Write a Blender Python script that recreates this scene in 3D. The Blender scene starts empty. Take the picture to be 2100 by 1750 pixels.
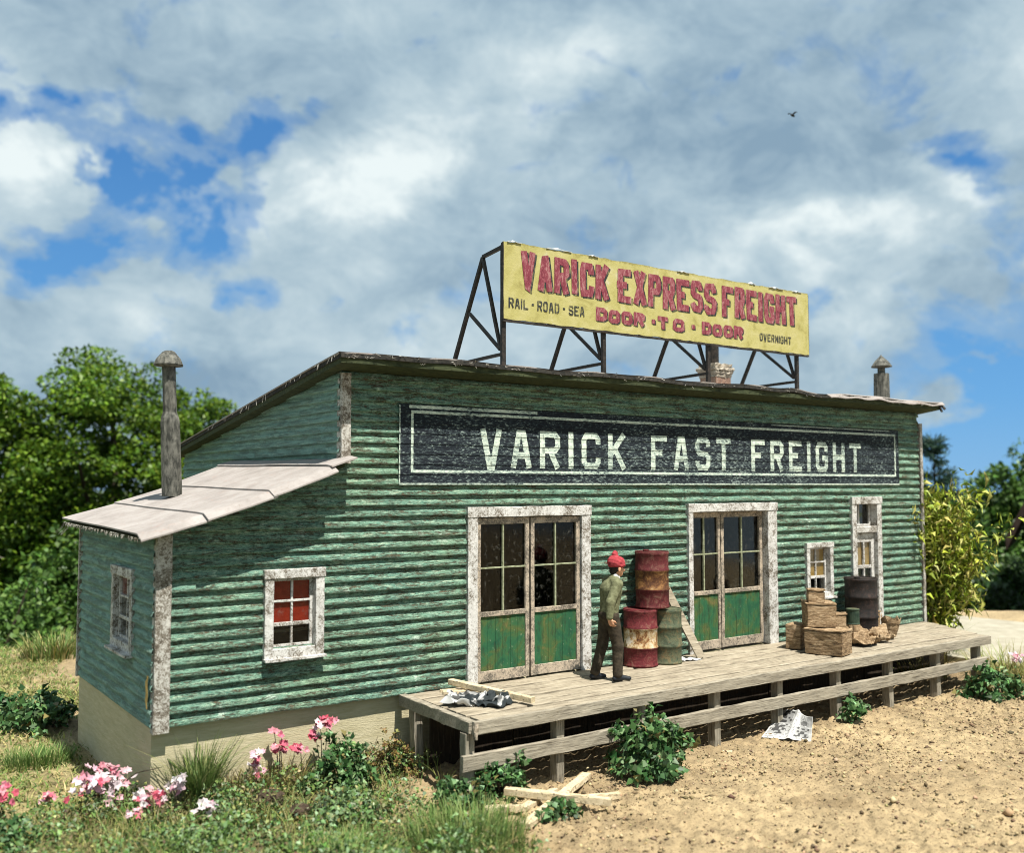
import bpy, bmesh, math, random
import numpy as np
from mathutils import Vector, Matrix

random.seed(7)
RNG = np.random.default_rng(7)
scene = bpy.context.scene
COL = scene.collection
R = math.radians

# ------------------------------------------------------------------ camera
cam_d = bpy.data.cameras.new("camera")
cam = bpy.data.objects.new("camera", cam_d)
COL.objects.link(cam)
cam.location = (-3.295, -11.5, 2.76)
cam.rotation_euler = (R(90 + 3.442), 0, R(-35.23))
cam_d.sensor_width = 36
cam_d.sensor_fit = 'HORIZONTAL'
cam_d.lens = 1995 / 2100 * 36
cam_d.clip_start = 0.1
cam_d.clip_end = 3000
cam_d.dof.use_dof = True
cam_d.dof.focus_distance = 14.3
cam_d.dof.aperture_fstop = 0.52
scene.camera = cam

# ------------------------------------------------------------------ light
SUN_EL, SUN_AZ = R(65.0), R(1.5)      # azimuth from -y towards +x
sun_d = bpy.data.lights.new("sun", 'SUN')
sun = bpy.data.objects.new("sun", sun_d)
COL.objects.link(sun)
sun_d.energy = 5.0
sun_d.angle = R(0.5)
sun_d.color = (1.0, 0.955, 0.87)
sdir = Vector((math.cos(SUN_EL) * math.sin(SUN_AZ), -math.cos(SUN_EL) * math.cos(SUN_AZ), math.sin(SUN_EL)))
sun.rotation_euler = (-sdir).to_track_quat('-Z', 'Y').to_euler()
scene.view_settings.view_transform = 'Standard'
scene.view_settings.look = 'None'
scene.view_settings.exposure = 0.85
scene.view_settings.gamma = 1.0
scene.cycles.filter_width = 1.0


# ------------------------------------------------------------------ node helper
class NT:
    def __init__(s, tree):
        s.t = tree
        s.l = tree.links

    def n(s, typ, **kw):
        nd = s.t.nodes.new(typ)
        for k, v in kw.items():
            if k.startswith('_'):
                setattr(nd, k[1:], v)
        return nd

    def put(s, sock, v):
        if isinstance(v, bpy.types.NodeSocket):
            s.l.new(v, sock)
        elif v is not None:
            if sock.type == 'RGBA' and not hasattr(v, '__len__'):
                v = (v, v, v, 1)
            if sock.type == 'RGBA' and len(v) == 3:
                v = tuple(v) + (1,)
            sock.default_value = v

    def math(s, op, a, b=None, c=None, clamp=False):
        nd = s.t.nodes.new('ShaderNodeMath')
        nd.operation = op
        nd.use_clamp = clamp
        s.put(nd.inputs[0], a)
        if b is not None:
            s.put(nd.inputs[1], b)
        if c is not None:
            s.put(nd.inputs[2], c)
        return nd.outputs[0]

    def coord(s, scale=(1, 1, 1), loc=(0, 0, 0), rnd=False, kind='Object'):
        tc = s.t.nodes.new('ShaderNodeTexCoord')
        v = tc.outputs[kind]
        if rnd:
            oi = s.t.nodes.new('ShaderNodeObjectInfo')
            va = s.t.nodes.new('ShaderNodeVectorMath')
            va.operation = 'ADD'
            cm = s.t.nodes.new('ShaderNodeCombineXYZ')
            m = s.math('MULTIPLY', oi.outputs['Random'], 37.0)
            for i in range(3):
                s.l.new(m, cm.inputs[i])
            s.l.new(v, va.inputs[0])
            s.l.new(cm.outputs[0], va.inputs[1])
            v = va.outputs[0]
        mp = s.t.nodes.new('ShaderNodeMapping')
        mp.inputs['Scale'].default_value = scale
        mp.inputs['Location'].default_value = loc
        s.l.new(v, mp.inputs['Vector'])
        return mp.outputs[0]

    def noise(s, vec, scale=5, detail=4, rough=.6, dist=0.0, out=0):
        nd = s.t.nodes.new('ShaderNodeTexNoise')
        s.l.new(vec, nd.inputs['Vector'])
        nd.inputs['Scale'].default_value = scale
        nd.inputs['Detail'].default_value = detail
        nd.inputs['Roughness'].default_value = rough
        nd.inputs['Distortion'].default_value = dist
        return nd.outputs[out]

    def vor(s, vec, scale=5, feat='F1', out='Distance'):
        nd = s.t.nodes.new('ShaderNodeTexVoronoi')
        nd.feature = feat
        s.l.new(vec, nd.inputs['Vector'])
        nd.inputs['Scale'].default_value = scale
        return nd.outputs[out]

    def ramp(s, fac, stops, interp='LINEAR'):
        nd = s.t.nodes.new('ShaderNodeValToRGB')
        cr = nd.color_ramp
        cr.interpolation = interp
        while len(cr.elements) < len(stops):
            cr.elements.new(0.5)
        for e, (p, c) in zip(cr.elements, stops):
            e.position = p
            if not hasattr(c, '__len__'):
                c = (c, c, c)
            e.color = tuple(c) + (1,) if len(c) == 3 else c
        s.put(nd.inputs[0], fac)
        return nd.outputs[0]

    def mix(s, fac, a, b, mode='MIX'):
        nd = s.t.nodes.new('ShaderNodeMix')
        nd.data_type = 'RGBA'
        nd.blend_type = mode
        s.put(nd.inputs[0], fac)
        s.put(nd.inputs[6], a)
        s.put(nd.inputs[7], b)
        return nd.outputs[2]

    def bump(s, h, strength=.4, dist=.01):
        nd = s.t.nodes.new('ShaderNodeBump')
        nd.inputs['Strength'].default_value = strength
        nd.inputs['Distance'].default_value = dist
        s.l.new(h, nd.inputs['Height'])
        return nd.outputs[0]

    def attr(s, name, out='Color'):
        nd = s.t.nodes.new('ShaderNodeAttribute')
        nd.attribute_name = name
        return nd.outputs[out]


def material(name, fn):
    m = bpy.data.materials.new(name)
    m.use_nodes = True
    t = m.node_tree
    b = t.nodes['Principled BSDF']
    b.inputs['Roughness'].default_value = .85
    b.inputs['Specular IOR Level'].default_value = .25
    g = NT(t)
    fn(g, b)
    return m


# ------------------------------------------------------------------ world
w = bpy.data.worlds.new("World")
scene.world = w
w.use_nodes = True
wt = w.node_tree
g = NT(wt)
bg = wt.nodes['Background']
sky = wt.nodes.new('ShaderNodeTexSky')
sky.sky_type = 'NISHITA'
sky.sun_disc = False
sky.sun_elevation = SUN_EL
sky.sun_rotation = math.pi - SUN_AZ
sky.altitude = 800
sky.air_density = 1.0
sky.dust_density = 0.3
sky.ozone_density = 3.5
tc = wt.nodes.new('ShaderNodeTexCoord')
dirv = tc.outputs['Generated']
sep = wt.nodes.new('ShaderNodeSeparateXYZ')
wt.links.new(dirv, sep.inputs[0])
el = g.math('MULTIPLY', g.math('ARCSINE', sep.outputs[2]), 57.2958)
az = g.math('MULTIPLY', g.math('ARCTAN2', sep.outputs[0], sep.outputs[1]), 57.2958)


def blob_sum(blobs, wob):
    """sum of soft elliptical lumps centred on compass bearing / elevation (degrees)"""
    tot = None
    for (ca, ce, ra, re, k, rot) in blobs:
        da = g.math('MULTIPLY', g.math('SUBTRACT', g.math('ADD', az, wob[0]), ca), math.cos(R(ce)))
        de = g.math('SUBTRACT', g.math('ADD', el, wob[1]), ce)
        c, sn = math.cos(R(rot)), math.sin(R(rot))
        p = g.math('DIVIDE', g.math('ADD', g.math('MULTIPLY', da, c), g.math('MULTIPLY', de, sn)), ra)
        q = g.math('DIVIDE', g.math('SUBTRACT', g.math('MULTIPLY', de, c), g.math('MULTIPLY', da, sn)), re)
        r2 = g.math('ADD', g.math('MULTIPLY', p, p), g.math('MULTIPLY', q, q))
        v = g.math('MULTIPLY', g.math('EXPONENT', g.math('MULTIPLY', r2, -1.0)), k)
        tot = v if tot is None else g.math('ADD', tot, v)
    return tot


mp = wt.nodes.new('ShaderNodeMapping')
mp.inputs['Scale'].default_value = (1, 1, 1.5)
wt.links.new(dirv, mp.inputs[0])
wn = g.noise(mp.outputs[0], 9, 5, .6, 0.2, out=1)
ws = wt.nodes.new('ShaderNodeSeparateColor')
wt.links.new(wn, ws.inputs[0])
wob = (g.math('MULTIPLY', g.math('SUBTRACT', ws.outputs[0], .5), 11.0),
       g.math('MULTIPLY', g.math('SUBTRACT', ws.outputs[1], .5), 8.0))
HOLES = [  # az, el, r_az, r_el, strength, tilt
    (11.9, 17.2, 1.3, 2.6, .85, 0), (6.4, 17.0, 1.3, 3.2, .8, 0), (9.8, 13.0, 2.6, 1.2, .8, 0), (9.6, 20.2, 3.0, 1.0, .6, 0),
    (16.5, 18.3, 4.2, 1.7, 1.1, 12), (21.0, 19.8, 3.0, 1.5, .95, 30), (25.0, 23.2, 1.9, 1.3, .55, 50),
    (14.0, 16.0, 3.2, 2.3, 1.05, 20), (17.8, 14.5, 2.2, 1.6, .8, 0), (9.0, 19.6, 2.6, 1.3, .6, 0),
    (12.2, 12.8, 2.6, 1.8, .85, 20), (19.6, 10.5, 1.7, 1.5, .95, 25), (8.6, 11.3, 1.6, 1.1, .55, 0), (20.5, 15.4, 1.7, 1.1, .55, -30),
    (60.0, 17.8, 2.4, 1.2, .9, -10), (63.0, 3.5, 7.5, 6.4, 1.5, 0), (58.0, 0.0, 9.0, 2.6, 1.1, 0), (41.0, 7.0, 2.4, 1.0, .45, 0),
]
PUFFS = [(8.8, 16.6, 1.35, 2.1, 1.15, -20), (13.5, 14.4, 1.2, .9, .45, 0), (17.6, 16.4, .8, 1.1, .4, 0), (15.4, 18.2, 1.0, 1.0, .3, 0),
         (59.4, 4.6, 1.5, .8, .75, -25), (60.6, 6.2, .9, .4, .45, -30)]
hol = blob_sum(HOLES, wob)
puf = blob_sum(PUFFS, wob)
n1 = g.noise(mp.outputs[0], 7.5, 11, .62, 0.4)
n2 = g.noise(mp.outputs[0], 3.0, 6, .55, 0.5)
n3 = g.noise(mp.outputs[0], 12, 10, .66, 0.4)
cov = g.math('ADD', g.math('MULTIPLY', g.math('SUBTRACT', n1, .5), 3.6), 1.08)
cov = g.math('SUBTRACT', cov, g.math('MULTIPLY', hol, .82))
cov = g.math('ADD', cov, puf)
cov = g.ramp(cov, [(.05, 0), (.38, .42), (.85, 1)], 'EASE')
# light and dark lumps inside the cloud deck
LUMP = [(24.5, 16.2, 4.4, 2.1, .50, 28), (20.8, 16.8, 1.6, .9, .3, 20), (30.0, 19.5, 4.5, 1.8, .36, 45), (37.5, 21.5, 5.0, 1.6, .22, 60),
        (8.8, 17.0, 1.6, 2.0, .42, 0), (46, 12.0, 5.0, 1.5, .25, 28), (54.5, 14.0, 4.5, 1.2, .42, -8), (55.0, 10.0, 2.0, 4.5, .32, -25),
        (59.5, 16.0, 3.0, 1.0, .42, -18), (63, 22, 2.5, 2.5, .25, 0), (38, 24.5, 4.0, 1.4, .25, 0), (33, 9.5, 5, 1.6, .18, 0), (15, 9.5, 4, 1.6, .22, 5),
        (29, 12.0, 4.5, 1.6, -.12, 15), (42.5, 20.0, 5.5, 2.4, -.20, 40), (47.0, 15.5, 3.0, 1.8, -.12, 20), (52.0, 19.5, 5.0, 2.2, -.12, 20),
        (17.0, 5.5, 9, 2.0, -.16, 0), (42.0, 12.0, 3.0, 1.6, -.16, 0), (50, 10, 2.5, 1.2, -.14, 0), (13, 22.5, 6, 2.0, -.1, 0)]
lum = blob_sum(LUMP, wob)
br = g.math('ADD', g.math('MULTIPLY', g.math('SUBTRACT', n2, .5), 1.0), g.math('MULTIPLY', n3, .95))
br = g.math('ADD', g.math('ADD', br, lum), .0)
cl = g.ramp(br, [(.18, (1.40, 2.10, 2.75)), (.45, (2.30, 3.05, 3.55)), (.66, (3.05, 3.75, 4.10)), (.98, (4.7, 5.2, 5.25))])
elr = g.math('DIVIDE', el, 40.0)
clear = g.ramp(elr, [(0.0, (1.05, 2.50, 4.3)), (.12, (.72, 2.15, 4.15)), (.45, (.40, 1.38, 3.2)), (1.0, (.28, 1.0, 2.5))])
skc = g.mix(.94, sky.outputs[0], clear)
fin = g.mix(cov, skc, cl)
wt.links.new(fin, bg.inputs['Color'])
bg.inputs['Strength'].default_value = 0.1


# ------------------------------------------------------------------ mesh helpers
def tag(o, label=None, cat=None, group=None, kind=None):
    if label: o['label'] = label
    if cat: o['category'] = cat
    if group: o['group'] = group
    if kind: o['kind'] = kind
    return o


def link(name, me, mats, parent=None, smooth=False):
    if not isinstance(mats, (list, tuple)):
        mats = [mats]
    for m in mats:
        me.materials.append(m)
    if smooth:
        me.polygons.foreach_set('use_smooth', [True] * len(me.polygons))
    o = bpy.data.objects.new(name, me)
    COL.objects.link(o)
    if parent is not None:
        o.parent = parent
    return o


def empty(name, loc=(0, 0, 0), rz=0.0, label=None, cat=None, group=None):
    o = bpy.data.objects.new(name, None)
    COL.objects.link(o)
    o.location = loc
    o.rotation_euler = (0, 0, rz)
    o.empty_display_size = .2
    return tag(o, label, cat, group)


def np_mesh(name, V, F, cols=None):
    V = np.asarray(V, dtype=np.float32).reshape(-1, 3)
    me = bpy.data.meshes.new(name)
    F = np.asarray(F, dtype=np.int32)
    k = F.shape[1]
    me.vertices.add(len(V))
    me.vertices.foreach_set('co', V.ravel())
    me.loops.add(F.size)
    me.loops.foreach_set('vertex_index', F.ravel())
    me.polygons.add(len(F))
    me.polygons.foreach_set('loop_start', np.arange(0, F.size, k, dtype=np.int32))
    me.polygons.foreach_set('loop_total', np.full(len(F), k, dtype=np.int32))
    me.update(calc_edges=True)
    if cols is not None:
        ca = me.color_attributes.new('col', 'FLOAT_COLOR', 'POINT')
        c = np.ones((len(V), 4), dtype=np.float32)
        c[:, :3] = cols
        ca.data.foreach_set('color', c.ravel())
    return me


def hash2(ix, iy, seed):
    h = (ix.astype(np.int64) * 374761393 + iy.astype(np.int64) * 668265263 + seed * 1442695041) & 0x7fffffff
    h = (h ^ (h >> 13)) * 1274126177 & 0x7fffffff
    h = h ^ (h >> 16)
    return (h & 0xffff) / 65535.0


def vnoise(x, y, seed=0):
    x = np.asarray(x, dtype=float); y = np.asarray(y, dtype=float)
    ix = np.floor(x); iy = np.floor(y)
    fx = x - ix; fy = y - iy
    fx = fx * fx * (3 - 2 * fx); fy = fy * fy * (3 - 2 * fy)
    a = hash2(ix, iy, seed); b = hash2(ix + 1, iy, seed)
    c = hash2(ix, iy + 1, seed); d = hash2(ix + 1, iy + 1, seed)
    return a + (b - a) * fx + (c - a) * fy + (a - b - c + d) * fx * fy


def fbm(x, y, oct=4, seed=0):
    s = 0; a = .5
    for i in range(oct):
        s = s + a * vnoise(np.asarray(x) * 2 ** i + 13.7 * i, np.asarray(y) * 2 ** i + 7.1 * i, seed + i)
        a *= .5
    return s / (1 - .5 ** oct)


def sstep(a, b, x):
    t = np.clip((x - a) / (b - a), 0, 1)
    return t * t * (3 - 2 * t)


class MB:
    """collects faces of several shapes into one mesh"""

    def __init__(s):
        s.v = []
        s.f = []
        s.mi = []

    def add(s, V, F, mi=0):
        o = len(s.v)
        s.v += [tuple(p) for p in V]
        s.f += [tuple(i + o for i in f) for f in F]
        s.mi += [mi] * len(F)

    def box(s, x0, x1, y0, y1, z0, z1, mi=0):
        V = [(x, y, z) for z in (z0, z1) for y in (y0, y1) for x in (x0, x1)]
        s.add(V, [(0, 2, 3, 1), (4, 5, 7, 6), (0, 1, 5, 4), (1, 3, 7, 5), (3, 2, 6, 7), (2, 0, 4, 6)], mi)

    def beam(s, p0, p1, w, h, up=(0, 0, 1), jit=.0, seg=None, mi=0, cham=.08, seed=None):
        """squared timber from p0 to p1, chamfered and slightly uneven along its length"""
        rn = random.Random(seed if seed is not None else len(s.v) * 7 + 3)
        p0 = Vector(p0); p1 = Vector(p1)
        d = p1 - p0
        L = d.length
        d.normalize()
        u = Vector(up)
        sx = d.cross(u)
        if sx.length < 1e-4:
            sx = d.cross(Vector((1, 0, 0)))
        sx.normalize()
        sy = sx.cross(d)
        c = cham * min(w, h)
        prof = [(-w / 2 + c, -h / 2), (w / 2 - c, -h / 2), (w / 2, -h / 2 + c), (w / 2, h / 2 - c), (w / 2 - c, h / 2), (-w / 2 + c, h / 2), (-w / 2, h / 2 - c), (-w / 2, -h / 2 + c)]
        n = seg or max(1, int(L / .22))
        V = []
        for i in range(n + 1):
            q = p0 + d * (L * i / n)
            for (a, b) in prof:
                V.append(q + sx * (a + rn.uniform(-jit, jit)) + sy * (b + rn.uniform(-jit, jit)) + (d * rn.uniform(-jit, jit) if i in (0, n) else Vector()))
        F = [tuple(range(7, -1, -1)), tuple(n * 8 + k for k in range(8))]
        for i in range(n):
            for k in range(8):
                k2 = (k + 1) % 8
                F.append((i * 8 + k, i * 8 + k2, (i + 1) * 8 + k2, (i + 1) * 8 + k))
        s.add(V, F, mi)

    def tube(s, pts, rad, n=6, mi=0, cap=True):
        pts = [Vector(p) for p in pts]
        V = []
        for i, p in enumerate(pts):
            d = (pts[min(i + 1, len(pts) - 1)] - pts[max(i - 1, 0)]).normalized()
            a = d.orthogonal().normalized() if abs(d.z) < .99 else Vector((1, 0, 0))
            if abs(d.z) >= .3 and abs(d.z) < .99:
                a = d.cross(Vector((0, 1, 0))).normalized()
            b = d.cross(a)
            r = rad[i] if hasattr(rad, '__len__') else rad
            for k in range(n):
                t = 2 * math.pi * k / n
                V.append(p + a * math.cos(t) * r + b * math.sin(t) * r)
        F = []
        for i in range(len(pts) - 1):
            for k in range(n):
                k2 = (k + 1) % n
                F.append((i * n + k, i * n + k2, (i + 1) * n + k2, (i + 1) * n + k))
        if cap:
            F.append(tuple(range(n - 1, -1, -1)))
            F.append(tuple((len(pts) - 1) * n + k for k in range(n)))
        s.add(V, F, mi)

    def lathe(s, prof, n=24, c=(0, 0, 0), mi=0, wob=0.0, lean=(0, 0)):
        V = []
        for (r, z) in prof:
            for k in range(n):
                t = 2 * math.pi * k / n
                rr = r * (1 + wob * (math.sin(3 * t + z * 5) * .5 + math.sin(5 * t - z * 9) * .5))
                V.append((c[0] + rr * math.cos(t) + lean[0] * z, c[1] + rr * math.sin(t) + lean[1] * z, c[2] + z))
        F = []
        for i in range(len(prof) - 1):
            for k in range(n):
                k2 = (k + 1) % n
                F.append((i * n + k, i * n + k2, (i + 1) * n + k2, (i + 1) * n + k))
        F.append(tuple(range(n - 1, -1, -1)))
        F.append(tuple((len(prof) - 1) * n + k for k in range(n)))
        s.add(V, F, mi)

    def grid(s, fn, nu, nv, mi=0):
        V = [fn(i / nu, j / nv) for j in range(nv + 1) for i in range(nu + 1)]
        F = [(j * (nu + 1) + i, j * (nu + 1) + i + 1, (j + 1) * (nu + 1) + i + 1, (j + 1) * (nu + 1) + i) for j in range(nv) for i in range(nu)]
        s.add(V, F, mi)

    def slab(s, fn, nu, nv, th, mi=0):
        """a sheet with real thickness: fn(u,v) gives the top surface, th is dropped straight down"""
        o = len(s.v)
        n1 = nu + 1
        top = [Vector(fn(i / nu, j / nv)) for j in range(nv + 1) for i in range(nu + 1)]
        bot = [p - Vector((0, 0, th)) for p in top]
        N = len(top)
        F = []
        for j in range(nv):
            for i in range(nu):
                a, b, c, d = j * n1 + i, j * n1 + i + 1, (j + 1) * n1 + i + 1, (j + 1) * n1 + i
                F.append((a, b, c, d))
                F.append((N + d, N + c, N + b, N + a))
        rim = [i for i in range(n1)] + [j * n1 + nu for j in range(1, nv + 1)] + [nv * n1 + i for i in range(nu - 1, -1, -1)] + [j * n1 for j in range(nv - 1, 0, -1)]
        for k in range(len(rim)):
            a, b = rim[k], rim[(k + 1) % len(rim)]
            F.append((a, N + a, N + b, b))
        s.add(top + bot, F, mi)

    def build(s, name, mats, parent=None, smooth=False):
        me = bpy.data.meshes.new(name)
        me.from_pydata(s.v, [], s.f)
        me.polygons.foreach_set('material_index', s.mi)
        me.update()
        return link(name, me, mats, parent, smooth)


# ------------------------------------------------------------------ materials
M = {}


def m_siding(gm, b, wear=1.0):
    v = gm.coord((1.0, 1.0, 9))
    vf = gm.coord((5, 5, 60))
    vb = gm.coord((1, 1, 1))
    big = gm.noise(vb, .9, 4, .6)
    st = gm.noise(v, 3.0, 8, .75, .4)
    fine = gm.noise(vf, 3.2, 7, .8, .2)
    patch = gm.noise(vb, 2.6, 6, .7, .4)
    base = gm.ramp(big, [(.32, (.066, .200, .158)), (.52, (.100, .238, .170)), (.70, (.148, .280, .165))])
    base = gm.mix(gm.ramp(fine, [(.44, 0), (.62, .8)]), base, (.36, .50, .375))
    worn = gm.math('MULTIPLY', gm.ramp(st, [(.49, 0), (.60, 1)]), gm.ramp(fine, [(.48, 0), (.56, 1)]))
    base = gm.mix(worn, base, (.52, .62, .44))
    scuff = gm.math('MULTIPLY', gm.ramp(patch, [(.60, 0), (.68, 1)]), gm.ramp(fine, [(.40, 0), (.5, .9)]))
    base = gm.mix(scuff, base, (.52, .64, .52))
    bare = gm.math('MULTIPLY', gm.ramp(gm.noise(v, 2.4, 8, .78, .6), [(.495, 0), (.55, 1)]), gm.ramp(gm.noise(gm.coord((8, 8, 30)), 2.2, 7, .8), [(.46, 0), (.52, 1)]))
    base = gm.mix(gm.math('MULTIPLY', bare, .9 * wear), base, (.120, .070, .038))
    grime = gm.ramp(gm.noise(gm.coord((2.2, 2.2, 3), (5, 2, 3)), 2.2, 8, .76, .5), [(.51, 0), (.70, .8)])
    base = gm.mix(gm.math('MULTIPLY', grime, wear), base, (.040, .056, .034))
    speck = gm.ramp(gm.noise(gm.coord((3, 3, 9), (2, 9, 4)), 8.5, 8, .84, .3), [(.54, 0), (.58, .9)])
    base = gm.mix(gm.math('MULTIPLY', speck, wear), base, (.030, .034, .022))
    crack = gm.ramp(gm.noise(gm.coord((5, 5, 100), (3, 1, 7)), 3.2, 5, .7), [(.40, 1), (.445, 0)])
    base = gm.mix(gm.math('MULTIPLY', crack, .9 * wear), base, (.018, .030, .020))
    if wear < 1:      # left walls: sky fill painted in as a pale blue-green mix
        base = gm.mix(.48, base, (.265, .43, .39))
    gm.put(b.inputs['Base Color'], base)
    gm.put(b.inputs['Normal'], gm.bump(gm.math('ADD', fine, gm.math('MULTIPLY', bare, -.6)), .9, .018))


def m_trim(gm, b, stain=.5, tone=(.60, .58, .53)):
    v = gm.coord((1, 1, 1), rnd=True)
    a = gm.noise(v, 30, 9, .80, .9)
    c = gm.noise(v, 3.6, 6, .7, .6)
    k = gm.math('ADD', gm.math('MULTIPLY', a, .64), gm.math('MULTIPLY', c, .40))
    col = gm.ramp(k, [(stain - .09, (.075, .060, .045)), (stain - .02, (.20, .175, .14)), (stain + .025, tone), (stain + .16, tuple(min(.85, t * 1.35) for t in tone))])
    gm.put(b.inputs['Base Color'], col)
    gm.put(b.inputs['Normal'], gm.bump(k, .8, .012))


def m_wood(gm, b, axis=(1.2, 14, 14), c0=(.16, .13, .095), c1=(.36, .305, .225), c2=(.52, .455, .35), lo=.3, hi=.7):
    v = gm.coord(axis, rnd=True)
    n = gm.noise(v, 2.6, 7, .68, .6)
    n2 = gm.noise(gm.coord((1, 1, 1), rnd=True), 2.0, 4, .6)
    k = gm.math('ADD', gm.math('MULTIPLY', n, .75), gm.math('MULTIPLY', n2, .3))
    col = gm.ramp(k, [(lo, c0), (.52, c1), (hi, c2)])
    crack = gm.ramp(gm.noise(gm.coord(tuple(a * (2.2 if a > 2 else .7) for a in axis), (1, 5, 2), rnd=True), 2.4, 3, .5), [(.34, 1), (.40, 0)])
    col = gm.mix(gm.math('MULTIPLY', crack, .7), col, (.06, .045, .03))
    gm.put(b.inputs['Base Color'], col)
    gm.put(b.inputs['Normal'], gm.bump(gm.math('SUBTRACT', n, gm.math('MULTIPLY', crack, .5)), .8, .012))


def m_plain(gm, b, c0, c1, scale=6, rough=.85, bump=.4, metal=0, dist=.008, lo=.35, hi=.65, stretch=(1, 1, 1)):
    v = gm.coord(stretch, rnd=True)
    n = gm.noise(v, scale, 6, .65, .3)
    gm.put(b.inputs['Base Color'], gm.ramp(n, [(lo, c0), (hi, c1)]))
    b.inputs['Roughness'].default_value = rough
    b.inputs['Metallic'].default_value = metal
    gm.put(b.inputs['Normal'], gm.bump(gm.noise(v, scale * 4, 5, .7), bump, dist))


M['siding'] = material('siding_paint', m_siding)
M['siding_side'] = material('less_weathered_skylit_siding_paint', lambda gm, b: m_siding(gm, b, .7))  # less wear, plus sky fill painted into the colour
M['trim'] = material('weathered_white_paint', lambda gm, b: m_trim(gm, b, .500, (.50, .49, .465)))
M['post'] = material('weathered_post_paint', lambda gm, b: m_trim(gm, b, .52, (.44, .425, .385)))
M['door_wood'] = material('door_frame_paint', lambda gm, b: m_trim(gm, b, .52, (.40, .33, .25)))
M['deck'] = material('deck_wood', lambda gm, b: m_wood(gm, b, c0=(.12, .098, .07), c1=(.30, .255, .185), c2=(.43, .38, .29)))
M['skirt'] = material('shade_dark_brown_board', lambda gm, b: m_wood(gm, b, axis=(8, 8, 1.5), c0=(.010, .007, .005), c1=(.024, .017, .011), c2=(.05, .035, .02)))  # brown taken near-black, under-deck shade painted into the tone
M['rail'] = material('rail_wood', lambda gm, b: m_wood(gm, b, c0=(.12, .105, .08), c1=(.27, .24, .185), c2=(.40, .36, .28)))
M['postwood'] = material('post_wood', lambda gm, b: m_wood(gm, b, axis=(14, 14, 1.2), c0=(.12, .105, .08), c1=(.25, .225, .175), c2=(.38, .34, .27)))
M['lumber'] = material('fresh_lumber', lambda gm, b: m_wood(gm, b, axis=(6, 6, 6), c0=(.34, .265, .15), c1=(.53, .435, .28), c2=(.62, .53, .38), lo=.2))
M['foundation'] = material('foundation_paint', lambda gm, b: m_plain(gm, b, (.38, .335, .20), (.53, .475, .32), 3.5, .9, .7, lo=.25, hi=.7, stretch=(1, 1, 7), dist=.012))
def m_roofpaper(gm, b):
    v = gm.coord((1, 1, 1), rnd=True)
    n = gm.noise(v, 2.2, 7, .7, .4)
    f = gm.noise(v, 26, 7, .8, .5)
    col = gm.ramp(n, [(.30, (.225, .20, .185)), (.50, (.305, .275, .255)), (.68, (.365, .335, .315))])
    col = gm.mix(gm.ramp(f, [(.36, .55), (.46, 0)]), col, (.20, .155, .125))
    col = gm.mix(gm.ramp(gm.noise(v, 6, 6, .75, .8), [(.58, 0), (.70, .5)]), col, (.33, .21, .17))
    gm.put(b.inputs['Base Color'], col)
    gm.put(b.inputs['Normal'], gm.bump(f, .7, .012))


M['roof_paper'] = material('roofing_paper', m_roofpaper)
M['tar'] = material('tar_edge', lambda gm, b: m_plain(gm, b, (.012, .013, .012), (.05, .045, .038), 14, .85, .6))
M['soffit'] = material('soffit_board', lambda gm, b: m_plain(gm, b, (.018, .026, .012), (.060, .072, .032), 9, .85, .5, stretch=(1, 3, 3)))
M['black_iron'] = material('black_iron', lambda gm, b: m_plain(gm, b, (.010, .010, .009), (.045, .035, .028), 18, .55, .3))
M['interior'] = material('dark_interior', lambda gm, b: m_plain(gm, b, (.008, .007, .006), (.020, .016, .013), 3))
M['shade_red'] = material('red_window_shade', lambda gm, b: m_plain(gm, b, (.24, .014, .006), (.38, .028, .010), 9, .8, .3))
M['shade_tan'] = material('tan_window_shade', lambda gm, b: m_plain(gm, b, (.46, .29, .085), (.60, .41, .15), 7, .8, .3))
M['cardboard'] = material('brown_carton', lambda gm, b: m_wood(gm, b, axis=(3, 3, 16), c0=(.060, .034, .017), c1=(.25, .168, .092), c2=(.45, .335, .21), lo=.37, hi=.64))
M['paper'] = material('white_paper', lambda gm, b: m_plain(gm, b, (.40, .40, .375), (.52, .52, .495), 8, .8, .2))
M['pipe'] = material('galvanised_pipe', lambda gm, b: m_plain(gm, b, (.035, .036, .030), (.17, .165, .14), 11, .75, .6, lo=.38, hi=.66, stretch=(1.5, 1.5, .6)))
M['iron_mullion'] = material('green_muntin_paint', lambda gm, b: m_plain(gm, b, (.14, .15, .08), (.34, .36, .24), 20, .8, .4))
M['skin'] = material('skin', lambda gm, b: m_plain(gm, b, (.44, .225, .13), (.56, .30, .185), 12, .6, .15))
M['jacket'] = material('olive_jacket', lambda gm, b: m_plain(gm, b, (.095, .100, .050), (.20, .205, .115), 22, .9, .6))
M['trousers'] = material('dark_trousers', lambda gm, b: m_plain(gm, b, (.022, .017, .011), (.065, .050, .033), 14, .9, .5))
M['shoe'] = material('black_shoe', lambda gm, b: m_plain(gm, b, (.008, .009, .011), (.022, .025, .03), 10, .5, .2))
M['cap'] = material('red_knit', lambda gm, b: m_plain(gm, b, (.24, .022, .030), (.42, .065, .075), 22, .9, .7))
M['hair'] = material('dark_hair', lambda gm, b: m_plain(gm, b, (.008, .007, .006), (.022, .018, .014), 30, .7, .5))
M['concrete'] = material('pale_concrete', lambda gm, b: m_plain(gm, b, (.27, .245, .185), (.37, .34, .265), 2, .9, .3))
M['bark'] = material('bark', lambda gm, b: m_plain(gm, b, (.035, .026, .018), (.10, .078, .055), 6, .9, .9, dist=.05, stretch=(3, 3, .6)))
M['house_wall'] = material('brown_house_wall', lambda gm, b: m_plain(gm, b, (.10, .075, .055), (.16, .125, .09), 2))
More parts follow.
